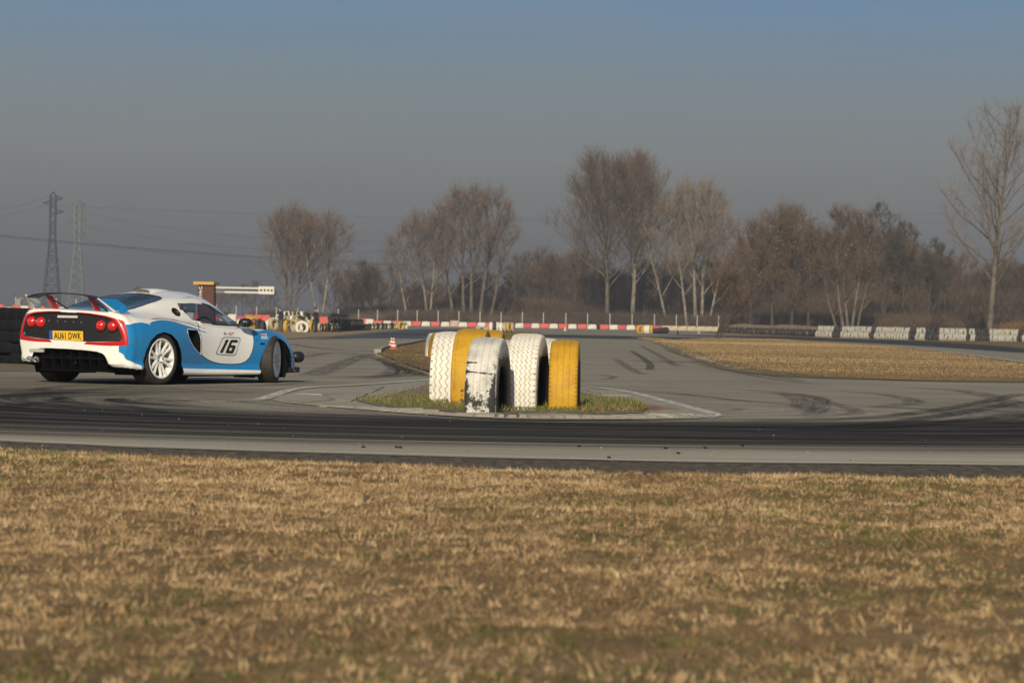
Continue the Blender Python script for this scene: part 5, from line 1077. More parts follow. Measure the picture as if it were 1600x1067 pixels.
# ---- barrier blocks along the far edge
B_w = mat('white_plastic_block', (.60, .59, .55), .6, noise=(2, (.42, .40, .36), .5, .7)); B_r = mat('red_plastic_block', (.56, .045, .035), .55, noise=(2, (.40, .03, .03), .5, .7)); B_d = mat('faded_red_block', (.42, .035, .075), .6, noise=(2, (.33, .03, .06), .5, .7)); B_p = mat('pinkish_block', (.52, .36, .30), .7, noise=(4, (.5, .12, .1), .55, .65)); B_c = mat('cream_concrete_block', (.50, .43, .31), .9, noise=(2.5, (.36, .30, .21), .45, .65))
def block_mesh(nm, m, tw, bw, h):
    mb = MB(); d0, d1 = .24, .12; t, b_ = tw/2, bw/2
    for i, (x0, x1) in enumerate([(-1, 1)]):
        V = [(-b_, -d0, 0), (b_, -d0, 0), (b_, d0, 0), (-b_, d0, 0), (-b_, -d0, .16), (b_, -d0, .16), (b_, d0, .16), (-b_, d0, .16), (-t*1.0, -d1, h-.05), (t, -d1, h-.05), (t, d1, h-.05), (-t, d1, h-.05), (-t*.96, -d1+.02, h), (t*.96, -d1+.02, h), (t*.96, d1-.02, h), (-t*.96, d1-.02, h)]
        F = [(0, 3, 2, 1), (12, 13, 14, 15)]
        for k in (0, 4, 8): F += [(k, k+1, k+5, k+4), (k+1, k+2, k+6, k+5), (k+2, k+3, k+7, k+6), (k+3, k, k+4, k+7)]
        mb.add(V, F)
    for sx in (-.3, 0, .3): mb.box((sx*bw-.05, -d0-.004+.06, .12), (sx*bw+.05, -d0+.1, h-.18))
    return mb.mesh(nm, m)
BM = {'w': block_mesh('barrier', B_w, 1.16, 1.34, .72), 'r': block_mesh('barrier', B_r, 1.42, 1.26, .72), 'd': block_mesh('barrier', B_d, 1.36, 1.26, .70), 'p': block_mesh('barrier', B_p, 1.2, 1.25, .95), 'R': block_mesh('barrier', B_r, 1.2, 1.22, 1.0), 'W': block_mesh('barrier', B_w, 1.2, 1.22, .95), 'c': block_mesh('barrier', B_c, 1.22, 1.34, .72)}
LB = {'w': 'white plastic barrier block in the alternating far row', 'r': 'bright red plastic barrier block in the alternating far row', 'd': 'dull crimson barrier block in the alternating far row', 'p': 'pinkish taller barrier block amid the white and red far row', 'R': 'tall red barrier block in the far row left of the dark asphalt', 'W': 'tall white barrier block in the far row left of the dark asphalt', 'c': 'cream concrete block at the right end of the far row'}
seq = [(550.5, 'w'), (563.7, 'R'), (576.7, 'W'), (590, 'r'), (604.7, 'w'), (620, 'r'), (635.5, 'w'), (650, 'r'), (664.8, 'w'), (679.6, 'r'), (695, 'w'), (709, 'p'), (723, 'w'), (737.3, 'r'), (752, 'w'), (766, 'r'), (781, 'w'), (796, 'd'), (811, 'w'), (823.6, 'd'), (836, 'w'), (850.6, 'r'), (864.7, 'w'), (879, 'r'), (894, 'w'), (909, 'r'), (925, 'w'), (944, 'r'), (958.8, 'w'), (971, 'd'), (985, 'w'), (998.4, 'd'), (1012, 'w'), (1026, 'd'), (1040, 'c'), (1052.5, 'c'), (1066, 'c'), (1080, 'c'), (1094, 'c'), (1107, 'c'), (1120, 'c')]
seq = [(x, k, 0) for x, k in seq]
for i in range(3): seq.append((505-i*14.5, 'R', 1))
seq += [(522, 'R', 1), (507, 'd', 1), (534, 'r', 0)]
for i in range(12): seq.append((428-i*13.2, 'wRRRdWwRdRWR'[i] if i else 'w', 1))
for i in range(22): seq.append((262-i*12.5, 'RWrRwRWRRwRrRWRwRRWRwR'[i], 1))
mixed = {}
for px, k, hi in seq:
    o = link('barrier', BM[k], None, label=LB[k] if not hi else {'R': 'red', 'r': 'red', 'd': 'crimson', 'W': 'white', 'w': 'white'}[k]+(' barrier block beyond the tyre heaps behind the car' if px > 300 else ' barrier block behind the tail of the car at the left'), cat='barrier', group='barrier blocks along the far edge of the track')
    Y = barY+1.5 if not hi else barY-6; g_ = ground_at(px, Y); yr = random.uniform(-4, 4)
    lift = .28 if hi and px > 300 else (.25 if hi else 0)
    o.location = (g_[0], g_[1]+random.uniform(-.3, .3), g_[2]+lift*0); o.rotation_euler = (0, 0, R(yr))
    if hi: o.scale = (1, 1, 1.15)
# ---- post and wire fence
fence = empty('wire_fence', ground_at(640, 400), label='long wire fence on pale concrete posts behind the barriers', cat='fence')
F_post = mat('pale_concrete_post', (.52, .51, .48), .8, noise=(3, (.40, .39, .36), .5, .7)); F_wire = mat('galvanised_wire', (.16, .16, .165), .6, metal=.3)
fo = fence.location
pxs = [24, 55, 87, 118, 149, 180, 212, 243, 275, 306, 337, 368.5, 400, 431, 464, 496, 528, 559.6, 589, 620.6, 651.2, 684, 716.5, 749.6, 782.5, 815.3, 848.5, 883.3, 917.5, 952.4, 987, 1022, 1056.2, 1088.5, 1122]
for i in range(8): pxs.insert(0, 24-31.5*(i+1))
postm = MB().box((-.055, -.055, -.3), (.055, .055, 2.45)).mesh('post', F_post); armm = MB().tube([(0, 0, 2.43), (-.42, 0, 3.30)], .035, 4).mesh('angled_arm', mat('dark_steel_arm', (.06, .06, .065), .7))
PP = []
for i, px in enumerate(pxs):
    p = ground_at(px, 400); o = link('post', postm, fence); o.location = (p[0]-fo[0], p[1]-fo[1], p[2]-fo[2]); o.rotation_euler = (0, R(random.uniform(-.8, .8)), 0); PP.append(np.array(o.location))
    if px < 405 or px in (684,) or 400 < px < 440: a_ = link('angled_arm', armm, o)
for h in (.8, 1.25, 1.7, 2.1, 2.4): MB().tube([p+np.array([0, -.06, h]) for p in PP], .011, 3, caps=False).obj('wire', F_wire, fence)
mb = MB()
for i in range(len(PP)-1):     # diamond netting between the posts, very fine
    a_, b_ = PP[i], PP[i+1]
    for k in range(0, 16):
        t0, t1 = k/16, (k+1)/16; p0, p1 = a_+(b_-a_)*t0, a_+(b_-a_)*t1; mb.tube([p0+np.array([0, -.05, .2]), p0+np.array([0, -.05, 2.35])], .005, 3, caps=False)
setp(mb.obj('netting', F_wire, fence), kind='stuff')

# ---- right-hand bank with its tyre wall
wall = smoothline([at(*p) for p in [(1128, 520.5), (1180, 523), (1240, 525.8), (1300, 528.0), (1400, 531.3), (1500, 533.2), (1600, 535), (1720, 538)]], 8)
wl = np.array(wall); dd = np.concatenate([[0], np.cumsum(np.hypot(*np.diff(wl, axis=0).T))])
def wp(s): return np.array([np.interp(s, dd, wl[:, 0]), np.interp(s, dd, wl[:, 1])])
def wn(s): t = wp(min(s+1, dd[-1]))-wp(max(s-1, 0)); t /= np.linalg.norm(t); nn = np.array([-t[1], t[0]]); return nn if nn[1] > 0 else -nn
mb = MB(); NW = 90; prof = [(-1.6, .0), (-.4, .05), (.35, .50), (.9, .90), (1.6, .98), (3.5, .92), (8, .75), (20, .2), (30, -.05)]; rows = []
for i in range(NW+1):
    s = dd[-1]*i/NW; p = wp(s); nn = wn(s); hs = (.62 if s < 1 else 1)*(1+.10*math.sin(s*.21)+.06*math.sin(s*.57)); hs *= 1.0
    rows.append([(p[0]+nn[0]*o_, p[1]+nn[1]*o_, float(T(*(p+nn*o_)))+h*hs*(1.02 if o_ > .3 else 1)+(random.uniform(-.04, .04) if h > .5 else 0)) for o_, h in prof])
V = [p for r_ in rows for p in r_]; K = len(prof); mb.add(V, [(i*K+j, (i+1)*K+j, (i+1)*K+j+1, i*K+j+1) for i in range(NW) for j in range(K-1)], 0, True)
mb.obj('earth_bank', mat('bank_dry_grass', (.30, .21, .11), .95, noise=[(1.2, (.20, .13, .07), .42, .6), (.4, (.36, .27, .15), .5, .65), (4, (.10, .09, .04), .6, .72)], bump=(5, 1, .15)), kind='structure')
s_of_px = lambda px: float(np.interp(px, 800+FPX*wl[:, 0]/wl[:, 1], dd))
black_px = [(1305, 1320), (1363, 1371), (1421, 1430), (1447, 1466), (1508, 1514), (1523, 1547), (1590, 1602)]
px = 1131.; i = 0
while px < 1660:
    s = s_of_px(px); p = wp(s); nn = wn(s); tz = math.degrees(math.atan2(nn[1], nn[0])); left_ = px < 1281; blk = left_ or any(a <= px <= b_ for a, b_ in black_px)
    kind = 'black' if blk else 'wash'; lab = ('black tyre leaning in the row '+('just right of the leaning tree' if px < 1180 else 'under the leafy trees' if px < 1240 else 'left of the whitewashed wall') if left_ else ('unpainted black tyre ' if blk else 'whitewashed tyre ')+('at the left end of the painted wall' if px < 1330 else 'in the painted wall right of the forked tree' if px < 1400 else 'in the middle stretch of the painted wall' if px < 1480 else 'in the wall left of the airy tree' if px < 1555 else 'in the wall by the right edge'))
    rows_ = ((.42, -.45),) if left_ else ((.30, -.35), (.78, -.15))
    for h, o_ in rows_:
        q_ = p+nn*o_; pxj = 0; o = small_tyre(kind, 's', (q_[0], q_[1], float(T(*q_))+h), (R(rg.uniform(10, 30) if left_ else rg.uniform(-14, 14)), R(rg.uniform(0, 360)), R(rg.uniform(40, 58) if left_ else rg.uniform(58, 82))), lab, 'tyre wall along the right bank', 'wall_tyre'); o.scale = (1.15, 1.15, 1.15) if left_ else (1.1, 1.15, 1.1)
    px += (5.3 if left_ else 4.3)*rg.uniform(.85, 1.15); i += 1
drape('bank_verge', [tuple((wp(dd[-1]*k/20)-wn(dd[-1]*k/20)*2.2)) for k in range(21)]+[tuple(wp(dd[-1]*k/20)+wn(dd[-1]*k/20)*.6) for k in range(20, -1, -1)], .022, M_infield, y0step=3)
# ---- start light gantry
GY = 205; gp = np.array(ground_at(321, GY)); ga = empty('start_light_gantry', tuple(gp), label='brown box pillar with yellow cap carrying a beam with four dark start lamps', cat='start lights')
sc_ = FPX/GY; hz = lambda py, px: CAM_H-(py-(509+.01745*(px-800)))/sc_-gp[2]; X_ = lambda px: (px-321)/sc_
G_br = mat('dark_red_brown_board', (.085, .028, .022), .8, noise=(3, (.12, .04, .03), .5, .7)); G_y = mat('ochre_cap', (.58, .33, .08), .7, noise=(4, (.45, .26, .07), .5, .7)); G_w = mat('beam_pale_metal', (.50, .52, .50), .6); G_wp = mat('lamp_board_white', (.62, .60, .55), .6)
zt = hz(445, 322)
MB().box((X_(310), -.55, 0), (X_(335), .6, zt)).obj('pillar', G_br, ga)
for k, (px, w_) in enumerate([(310, .06), (334, .06)]): MB().box((X_(px)-.02, -.575, 0), (X_(px)+.05, -.552, zt-.02)).obj('corner_trim', mat('trim_dark', (.05, .02, .018), .8) if k == 0 else bpy.data.materials['trim_dark'], ga)
MB().box((X_(302.5), -.8, zt), (X_(334.5), .7, zt+.23)).obj('cap', G_y, ga); MB().box((X_(334.6), -.3, zt+.02), (X_(339), .6, zt+.20)).obj('cap_bracket', G_br, ga)
MB().box((X_(335), -.1, hz(451.3, 368)), (X_(403), .05, hz(448.4, 368))).obj('upper_beam', G_w, ga); MB().box((X_(350), -.1, hz(458.2, 368)), (X_(403), .05, hz(455.0, 368))).obj('lower_beam', G_w, ga)
MB().box((X_(335), -.1, hz(457.6, 342)), (X_(350), .05, hz(454.6, 342))).obj('lower_beam_socket', mat('blue_grey_metal', (.16, .18, .22), .6), ga)
MB().box((X_(403), -.22, hz(459.7, 415)), (X_(427.3), .12, hz(447.8, 415))).obj('lamp_board', G_wp, ga)
zc = hz(453.6, 415); G_l = mat('unlit_dark_lamp', (.02, .018, .016), .4)
for px in (407, 412.6, 418.2, 423.6): MB().lathe([(0, -.245), (.075, -.25), (.095, -.23), (.095, -.215)], 16, 'y', c=(X_(px), 0, zc)).obj('lamp', G_l, ga)
G_let = mat('white_letter', (.66, .64, .60), .7); GL['U'] = [(0, 1, 0, 0), (0, 0, 1, 0), (1, 0, 1, 1)]; GL['S'] = [(1, 1, 0, 1), (0, 1, 0, .5), (0, .5, 1, .5), (1, .5, 1, 0), (1, 0, 0, 0)]; GL['C'] = [(1, 1, 0, 1), (0, 1, 0, 0), (0, 0, 1, 0)]
for ch, py in (('U', 450.2), ('S', 456.6), ('C', 463)):
    mb = MB(); w_, h_ = .19, .19; x0 = X_(311.4); z0 = hz(py+2, 313); th = .035
    for a0, b0, a1, b1 in GL[ch]:
        xa, xb = sorted((x0+a0*w_, x0+a1*w_)); za, zb = sorted((z0+b0*h_, z0+b1*h_)); mb.box((xa-th, -.572, za-th), (xb+th, -.556, zb+th))
    mb.obj('letter', G_let, ga)
# small concrete hut post on the left
o = MB().box((-.35, -.35, 0), (.35, .35, 2.2)).box((.15, -.40, 2.2), (.75, .35, 2.35)).obj('concrete_pillar', mat('hut_concrete', (.33, .31, .27), .9, noise=(3, (.2, .19, .17), .45, .65)), label='short square concrete pillar behind the fence at far left', cat='pillar'); o.location = ground_at(29, 404)

# ---- the two marshals
def person(name, px, Y, pose, cols, label, face):
    base = np.array(ground_at(px, Y)); e = empty(name, tuple(base), R(face), label=label, cat='person')
    def skin(nm, pts, edges, rad, m, parent=e):
        me = bpy.data.meshes.new(nm); me.from_pydata(pts, edges, []); o = bpy.data.objects.new(nm, me); COL.objects.link(o)
        md = o.modifiers.new('s', 'SKIN'); sv = me.skin_vertices[0].data
        for i, r_ in enumerate(rad): sv[i].radius = (r_, r_) if not isinstance(r_, tuple) else r_
        sv[0].use_root = True; sb = o.modifiers.new('b', 'SUBSURF'); sb.levels = 1; dg = bpy.context.evaluated_depsgraph_get(); m2 = bpy.data.meshes.new_from_object(o.evaluated_get(dg)); bpy.data.objects.remove(o)
        m2.materials.clear(); m2.materials.append(m); m2.polygons.foreach_set('use_smooth', [True]*len(m2.polygons)); return link(nm, m2, parent)
    J = pose; t_ = J['lean']
    hip = (0, 0, .93); ch = (0, t_*.6, 1.28); nk = (0, t_, 1.48); hd = (0, t_+.03+J.get('nod', 0), 1.62)
    arms = []
    skin('body', [hip, (0, t_*.3, 1.1), ch, nk, (-.19, t_*.9, 1.42), J['le'], J['lh'], (.19, t_*.9, 1.42), J['re'], J['rh'], hd], [(0, 1), (1, 2), (2, 3), (3, 4), (4, 5), (5, 6), (3, 7), (7, 8), (8, 9), (3, 10)],
         [(.17, .13), (.16, .12), (.18, .13), .065, .07, .052, .035, .07, .052, .035, .06], cols['skin'])
    skin('jacket', [(0, 0, .88), (0, t_*.3, 1.1), ch, (0, t_*.95, 1.44), (-.20, t_*.9, 1.41), J['le'], tuple(np.array(J['le'])*.35+np.array(J['lh'])*.65), (.20, t_*.9, 1.41), J['re'], tuple(np.array(J['re'])*.35+np.array(J['rh'])*.65)], [(0, 1), (1, 2), (2, 3), (3, 4), (4, 5), (5, 6), (3, 7), (7, 8), (8, 9)],
         [(.20, .16), (.19, .15), (.22, .16), .10, .085, .068, .055, .085, .068, .055], cols['top'])
    skin('trousers', [hip, (-.10, .0, .86), J.get('lk', (-.11, .02, .48)), J.get('lf', (-.12, -.02, .07)), (.10, 0, .86), J.get('rk', (.11, .02, .48)), J.get('rf', (.12, .02, .07))], [(0, 1), (1, 2), (2, 3), (0, 4), (4, 5), (5, 6)], [(.17, .13), .10, .075, .06, .10, .075, .06], cols['leg'])
    for s_, k in ((-1, 'lf'), (1, 'rf')):
        f = J.get(k, (s_*.12, 0, .07)); skin('shoe', [(f[0], f[1]-.05, .045), (f[0], f[1]+.08, .045), (f[0], f[1]+.18, .035)], [(0, 1), (1, 2)], [.05, .05, .035], cols['shoe'])
    hm = bpy.data.meshes.new('head'); bmh = bmesh.new(); bmesh.ops.create_uvsphere(bmh, u_segments=20, v_segments=14, radius=1)
    for v in bmh.verts:
        x, y, z = v.co; v.co = (x*.078*(1-.15*max(0, -z)), y*.095+(.012 if (abs(x) < .25 and y > .8 and -.3 < z < .15) else 0), z*.118)
    bmh.to_mesh(hm); bmh.free(); hm.materials.append(cols['skin']); hm.polygons.foreach_set('use_smooth', [True]*len(hm.polygons)); ho = link('head', hm, e); ho.location = (hd[0], hd[1]+.02, hd[2]+.05); ho.rotation_euler = (R(-J.get('tilt', 0)), 0, 0)
    hh = bpy.data.meshes.new('hair'); bmh = bmesh.new(); bmesh.ops.create_uvsphere(bmh, u_segments=18, v_segments=12, radius=1)
    bmesh.ops.delete(bmh, geom=[v for v in bmh.verts if v.co.z < -.1 and v.co.y > -.2 or v.co.y > .75 and v.co.z < .45 or v.co.z < -.5], context='VERTS')
    for v in bmh.verts: v.co = (v.co.x*.088, v.co.y*.106-.006, v.co.z*.130+.006)
    bmh.to_mesh(hh); bmh.free(); hh.materials.append(cols['hair']); o = link('hair', hh, ho)
    return e
C_skin = mat('skin', (.42, .25, .18), .6); C_navy = mat('dark_navy_cloth', (.018, .022, .038), .9); C_black = mat('black_cloth', (.015, .017, .018), .9); C_jean = mat('dark_jeans', (.02, .03, .06), .9); C_hair = mat('dark_hair', (.012, .009, .008), .6); C_olive = mat('olive_trousers', (.09, .09, .06), .9); C_shoe = mat('dark_shoes', (.02, .02, .02), .7); C_whites = mat('white_sleeve', (.62, .60, .56), .8)
pa = person('person', 440, 186, dict(lean=.12, nod=.03, tilt=18, le=(-.30, .16, 1.20), lh=(-.34, .40, 1.10), re=(.32, -.02, 1.18), rh=(.34, .12, 1.00)), dict(skin=C_skin, top=C_navy, leg=C_olive, hair=C_hair, shoe=C_shoe), 'dark-haired person in a navy top leaning over the tyre heap, left of the two', 75)
pb = person('person', 493.5, 184.5, dict(lean=.02, nod=.02, tilt=12, le=(-.27, .06, 1.16), lh=(-.16, .32, 1.24), re=(.27, .04, 1.14), rh=(.10, .32, 1.22)), dict(skin=C_skin, top=C_black, leg=C_jean, hair=C_hair, shoe=C_shoe), 'person all in black holding something up, standing right of the white tyre', 62)
# white sleeves of the first person
for s_, a_, b_ in ((-1, (-.30, .16, 1.20), (-.34, .40, 1.10)), (1, (.32, -.02, 1.18), (.34, .12, 1.00))): MB().tube([tuple(np.array(a_)+np.array([0, 0, .06])), a_, tuple(np.array(a_)*.3+np.array(b_)*.7)], [.078, .075, .062], 10).obj('white_sleeve', C_whites, pa)
setp(MB().box((-.05, .30, 1.22), (.05, .345, 1.30)).obj('camera_body', C_black, None), label='small dark camera held up by the person in black', cat='camera'); bpy.data.objects['camera_body'].matrix_world = Matrix.Translation(pb.location) @ Matrix.Rotation(R(62), 4, 'Z')

# ============================================================ bare winter trees
def bark(name, c, c2): return mat(name, c, .9, spec=.15, noise=(1.5, c2, .42, .62))
BK = {'pale': bark('pale_bark', (.27, .235, .19), (.13, .11, .085)), 'grey': bark('grey_bark', (.165, .14, .11), (.085, .07, .052)), 'dark': bark('dark_bark', (.09, .068, .05), (.05, .038, .028))}
TW = {'pink': bark('reddish_twigs', (.185, .128, .092), (.125, .090, .066)), 'pale': bark('pale_twigs', (.26, .20, .15), (.17, .13, .10)), 'brown': bark('brown_twigs', (.145, .10, .066), (.095, .066, .045)), 'dark': bark('dark_twigs', (.11, .082, .058), (.07, .052, .037)), 'ochre': bark('ochre_leaves', (.24, .14, .05), (.14, .085, .038)), 'ivy': bark('ivy_leaves', (.075, .075, .040), (.045, .048, .026))}
def tree_geo(seed, H, stems, crown_w, first=.25, up=.75, nb=13, n2=8, n3=8, n4=6, twist=.12, tw=.030, spread=1., leaves=None, leafn=0, env=.5):
    """returns (trunk MB, limb MB, twig arrays). stems = list of (dx at base, lean x, lean y, height share)"""
    rs = np.random.default_rng(seed); tm, lm = MB(), MB(); TV = []; LV = []
    zc, rz_ = H*(first*.75+1)/2, H*(1-first*.75)/2*1.02; rxy = crown_w/2; ph1, ph2 = rs.uniform(0, 6.28, 2)
    def outside(p):
        az = math.atan2(p[1], p[0]); k = 1+.10*math.sin(3*az+ph1+p[2]*.4)+.08*math.sin(7*az+ph2-p[2]*.7)
        zz = (p[2]-zc)/rz_; xx = math.hypot(p[0], p[1])/(rxy*k); return xx*xx+(zz*zz if zz > 0 else abs(zz)**2.4) > 1.0
    def path(p, d, L_, n_, wob, upb, clip=True):
        pts = [p]; d = d/np.linalg.norm(d); st = L_/n_
        for _ in range(n_):
            d = d+rs.normal(0, wob, 3)+np.array([0, 0, upb/n_]); d /= np.linalg.norm(d); q_ = pts[-1]+d*st
            if clip and p[2] > H*first*.9 and outside(q_) and len(pts) > 1: break
            pts.append(q_)
        return pts
    def samp(pts, t):
        k = len(pts)-1; i = min(k-1, int(t*k)); d = pts[i+1]-pts[i]; return pts[i]+d*(t*k-i), d/(np.linalg.norm(d)+1e-9)
    def plen(pts): return sum(np.linalg.norm(pts[i+1]-pts[i]) for i in range(len(pts)-1))
    def twig(p, d, L_, w):
        d = d/np.linalg.norm(d); s_ = np.cross(d, rs.normal(0, 1, 3)); s_ /= np.linalg.norm(s_)+1e-9
        k = rs.normal(0, .12, 3)*L_; m_ = p+d*L_*.5+k*.5; e = p+d*L_+k+np.array([0, 0, .1*L_]); TV.append((p-s_*w/2, p+s_*w/2, m_+s_*w*.35, m_-s_*w*.35)); TV.append((m_-s_*w*.35, m_+s_*w*.35, e, e))
        return e
    for (bx, lx, ly, sh) in stems:
        hh = H*sh; tr_ = path(np.array([bx, 0, -.2]), np.array([lx, ly, 1.]), hh, 12, .035, .12, False); r0_ = .013*hh+.05
        rad = [max(.03, r0_*(1-i/12.6)**.9*(1.25 if i == 0 else 1)) for i in range(13)]; tm.tube(tr_, rad, 7, caps=False)
        nbr = max(4, int(nb*sh*(1.0 if len(stems) == 1 else .8)))
        for b_ in range(nbr):
            f = first+(1-first)*((b_+rs.uniform(.1, .9))/nbr)**.9; i = min(11, int(f*12)); p = tr_[i]+(tr_[i+1]-tr_[i])*(f*12-i if f < 1 else 1); az = b_*2.4+rs.uniform(-.5, .5)
            # crown outline: widest at the height 'env'
            rel = (f-first)/(1-first); L1 = crown_w*.5*(1.15-1.0*abs(rel-env*.6)**1.2)*rs.uniform(.75, 1.1)*(1.15 if rel < .75 else .85)
            u_ = up*rs.uniform(.75, 1.25)+rel*.7; d = np.array([math.cos(az)*spread, math.sin(az)*spread, u_]); pts = path(p, d, L1*math.hypot(1, u_)*1.15, 8, twist, .55)
            rb_ = min(.11, max(.028, rad[i]*.40)); lm.tube(pts, [max(.016, rb_*(1-j/8.6)) for j in range(len(pts))], 4, caps=False)
            L1 = plen(pts)
            for c in range(max(3, int(n2*L1/(crown_w*.62)+.5))):
                g_ = .12+.88*(c+rs.random())/max(3, int(n2*L1/(crown_w*.62)+.5)); g_ = min(g_, .999); q_, dd_ = samp(pts, g_)
                sd = rs.normal(0, 1, 3); d2 = dd_+sd*.72+np.array([0, 0, .38]); L2 = crown_w*(.235-.07*g_)*rs.uniform(.7, 1.25)+.5; p2 = path(q_, d2, L2, 4, twist*1.2, .3); lm.tube(p2, [max(.012, .026*(1-k/4.5)) for k in range(len(p2))], 3, caps=False)
                for e in range(n3):
                    h_ = .1+.9*(e+rs.random())/n3; h_ = min(h_, .999); q3, d3 = samp(p2, h_); d3 = d3+rs.normal(0, .5, 3)+np.array([0, 0, .3]); L3 = L2*.38*rs.uniform(.6, 1.3)+.25
                    e3 = twig(q3, d3, L3, tw); d3n = d3/np.linalg.norm(d3)
                    for z in range(n4): v_ = rs.random(); twig(q3+(e3-q3)*v_, d3n+rs.normal(0, .55, 3)+np.array([0, 0, .25]), L3*.6*rs.uniform(.5, 1.2)+.1, tw*.8)
                    if leafn:
                        for z in range(leafn):
                            c_ = q3+(e3-q3)*rs.random()+rs.normal(0, .18, 3); a_, b2 = rs.normal(0, .10, 3), rs.normal(0, .10, 3); LV.append((c_-a_*.6, c_+b2*.6, c_+a_*.6, c_-b2*.6))
    def arr(L_, nm, m):
        if not L_: return None
        V = np.array(L_).reshape(-1, 3); return npmesh(nm, V, np.arange(len(V)).reshape(-1, 4), m)
    return tm, lm, TV, LV, arr
def make_tree(name, seed, bk, twm, leafm=None, **k):
    tm, lm, TV, LV, arr = tree_geo(seed, **k); tr_ = tm.mesh('trunk', BK[bk])
    V = np.array(TV).reshape(-1, 3); F = np.arange(len(V)).reshape(-1, 4)
    tw_ = npmesh('twigs', V, F, TW[twm]); lb = lm.mesh('branches', BK[bk]); lf = arr(LV, 'leaves', TW[leafm]) if leafm else None
    return dict(name=name, trunk=tr_, limb=lb, twig=tw_, leaf=lf)
def put_tree(g, loc, rz=0, s=1., sz=None, label='', group=None, cat='tree', name=None):
    e = empty(name or g['name'], tuple(loc), rz, label=label, cat=cat, group=group); e.scale = (s, s, sz or s)
    link('trunk', g['trunk'], e); c = link('crown', g['twig'], e); link('branches', g['limb'], c)
    if g['leaf']: link('leaves', g['leaf'], c)
    return e
def TP(px, Y): p = ground_at(px, Y); return (p[0], p[1], p[2]-.05)
# the tall ones one can tell apart
g = make_tree('poplar_tree', 1, 'grey', 'pink', H=18.2, stems=[(0, -.02, 0, 1), (.6, .12, .05, .9), (-.4, -.13, 0, .85)], crown_w=14, first=.22, nb=20, up=.95, n2=9, n4=6); put_tree(g, TP(453, 425), label='bare reddish tree at the left end, left of the two white leaning trunks', group=None)
g = make_tree('birch_tree', 2, 'pale', 'pink', H=17.4, stems=[(-.1, -.26, 0, .93), (.15, .16, .05, 1)], crown_w=12.5, first=.30, nb=18, up=1.0, n2=9, n4=6); put_tree(g, TP(499, 418), label='bare tree with two white trunks forking in a V near the second marshal')
g = make_tree('poplar_tree', 3, 'pale', 'pink', H=17.6, stems=[(0, -.10, 0, 1), (.3, .05, .1, .9), (-3.2, -.28, 0, .8)], crown_w=14, first=.26, nb=20, up=1.0, n2=9, n4=6); put_tree(g, TP(668, 420), label='bare reddish tree with slim pale trunks left of the broad rounded one')
g = make_tree('poplar_tree', 4, 'grey', 'pink', H=22.6, stems=[(-1.2, -.07, 0, .95), (0, .0, 0, 1), (1.3, .08, .05, 1), (3.0, .16, 0, .88), (-2.6, -.16, 0, .85)], crown_w=15.5, first=.26, nb=18, up=1.0, n2=9, n4=5); put_tree(g, TP(735, 424), label='broad rounded bare tree with many ascending trunks, centre left')
g = make_tree('poplar_tree', 5, 'grey', 'brown', H=27, stems=[(0, -.03, 0, 1)], crown_w=20.5, first=.24, nb=54, up=.85, n2=11, n4=6); put_tree(g, TP(949, 415), label='tallest bare tree in the middle with a straight grey trunk, left of its slimmer neighbour')
g = make_tree('poplar_tree', 6, 'pale', 'pink', H=27.5, stems=[(0, .09, 0, 1)], crown_w=17, first=.26, nb=48, up=1.0, n2=11, n4=6); put_tree(g, TP(987, 419), label='tall slim bare tree with a slightly leaning trunk, right of the tallest one')
g = make_tree('poplar_tree', 7, 'pale', 'pale', H=23.4, stems=[(0, .0, 0, 1), (-1.2, -.13, 0, .85), (.9, .10, 0, .95), (-4.2, -.30, 0, .75), (2.0, .12, .1, .7)], crown_w=15, first=.24, nb=18, up=1.0, tw=.034, n2=9, n4=6); put_tree(g, TP(1086, 413), label='pale silvery bare tree with several thin white stems right of the tall pair')
g = make_tree('poplar_tree', 8, 'grey', 'pale', H=29.6, stems=[(0, .10, 0, 1)], crown_w=13.5, first=.20, nb=42, up=.85, n2=9, n3=6, n4=5, tw=.024); put_tree(g, TP(1545, 330), s=1.0, label='tall airy bare tree at the right edge with a leaning trunk')
g = make_tree('willow_tree', 9, 'grey', 'brown', leafm='ochre', H=18.4, stems=[(-.5, -.10, 0, 1), (.5, .10, 0, .95), (.1, .0, .1, .9), (1.2, .22, 0, .7), (-1.4, -.3, 0, .6)], crown_w=8.5, first=.22, nb=15, up=1.1, leafn=1, tw=.032); put_tree(g, TP(1324, 372), label='brown tree with two lit stems forking from the bank right of centre')
g = make_tree('oak_tree', 10, 'dark', 'brown', leafm='ochre', H=16, stems=[(0, .03, 0, 1)], crown_w=12.5, first=.18, nb=20, up=.7, leafn=2, tw=.032); gA = g
for px, Y, s, lb in [(1172, 385, .98, 'ochre-leaved bushy tree right of the leaning dark trunk'), (1206, 378, 1.08, 'ochre brown bushy tree with a thick short trunk above the black tyre row'), (1236, 383, 1.12, 'ochre brown tree with a pale trunk left of the forked tree'), (1262, 376, .95, 'low brown leafy tree just left of the forked tree on the bank')]: put_tree(g, TP(px, Y), rz=px*.7, s=s, label=lb, group='brown leafy trees behind the bank')
g = make_tree('ivy_tree', 11, 'dark', 'dark', leafm='ivy', H=17.5, stems=[(0, .02, 0, 1), (.4, .2, 0, .75)], crown_w=8, first=.35, nb=13, up=.8, leafn=3, twist=.25, env=.9); gI = g
for px, Y, s, lb in [(1378, 395, 1.10, 'dark ivy-clad tree with clumped head right of the forked tree'), (1408, 402, .95, 'dark ivy-clumped tree standing second right of the forked tree'), (1448, 398, .82, 'low dark ivy-clumped tree left of the airy tall tree'), (1478, 410, .8, 'small dark clumped tree nearest the airy tall tree')]: put_tree(g, TP(px, Y), rz=px*.3, s=s, label=lb, group='dark clumped trees on the right')
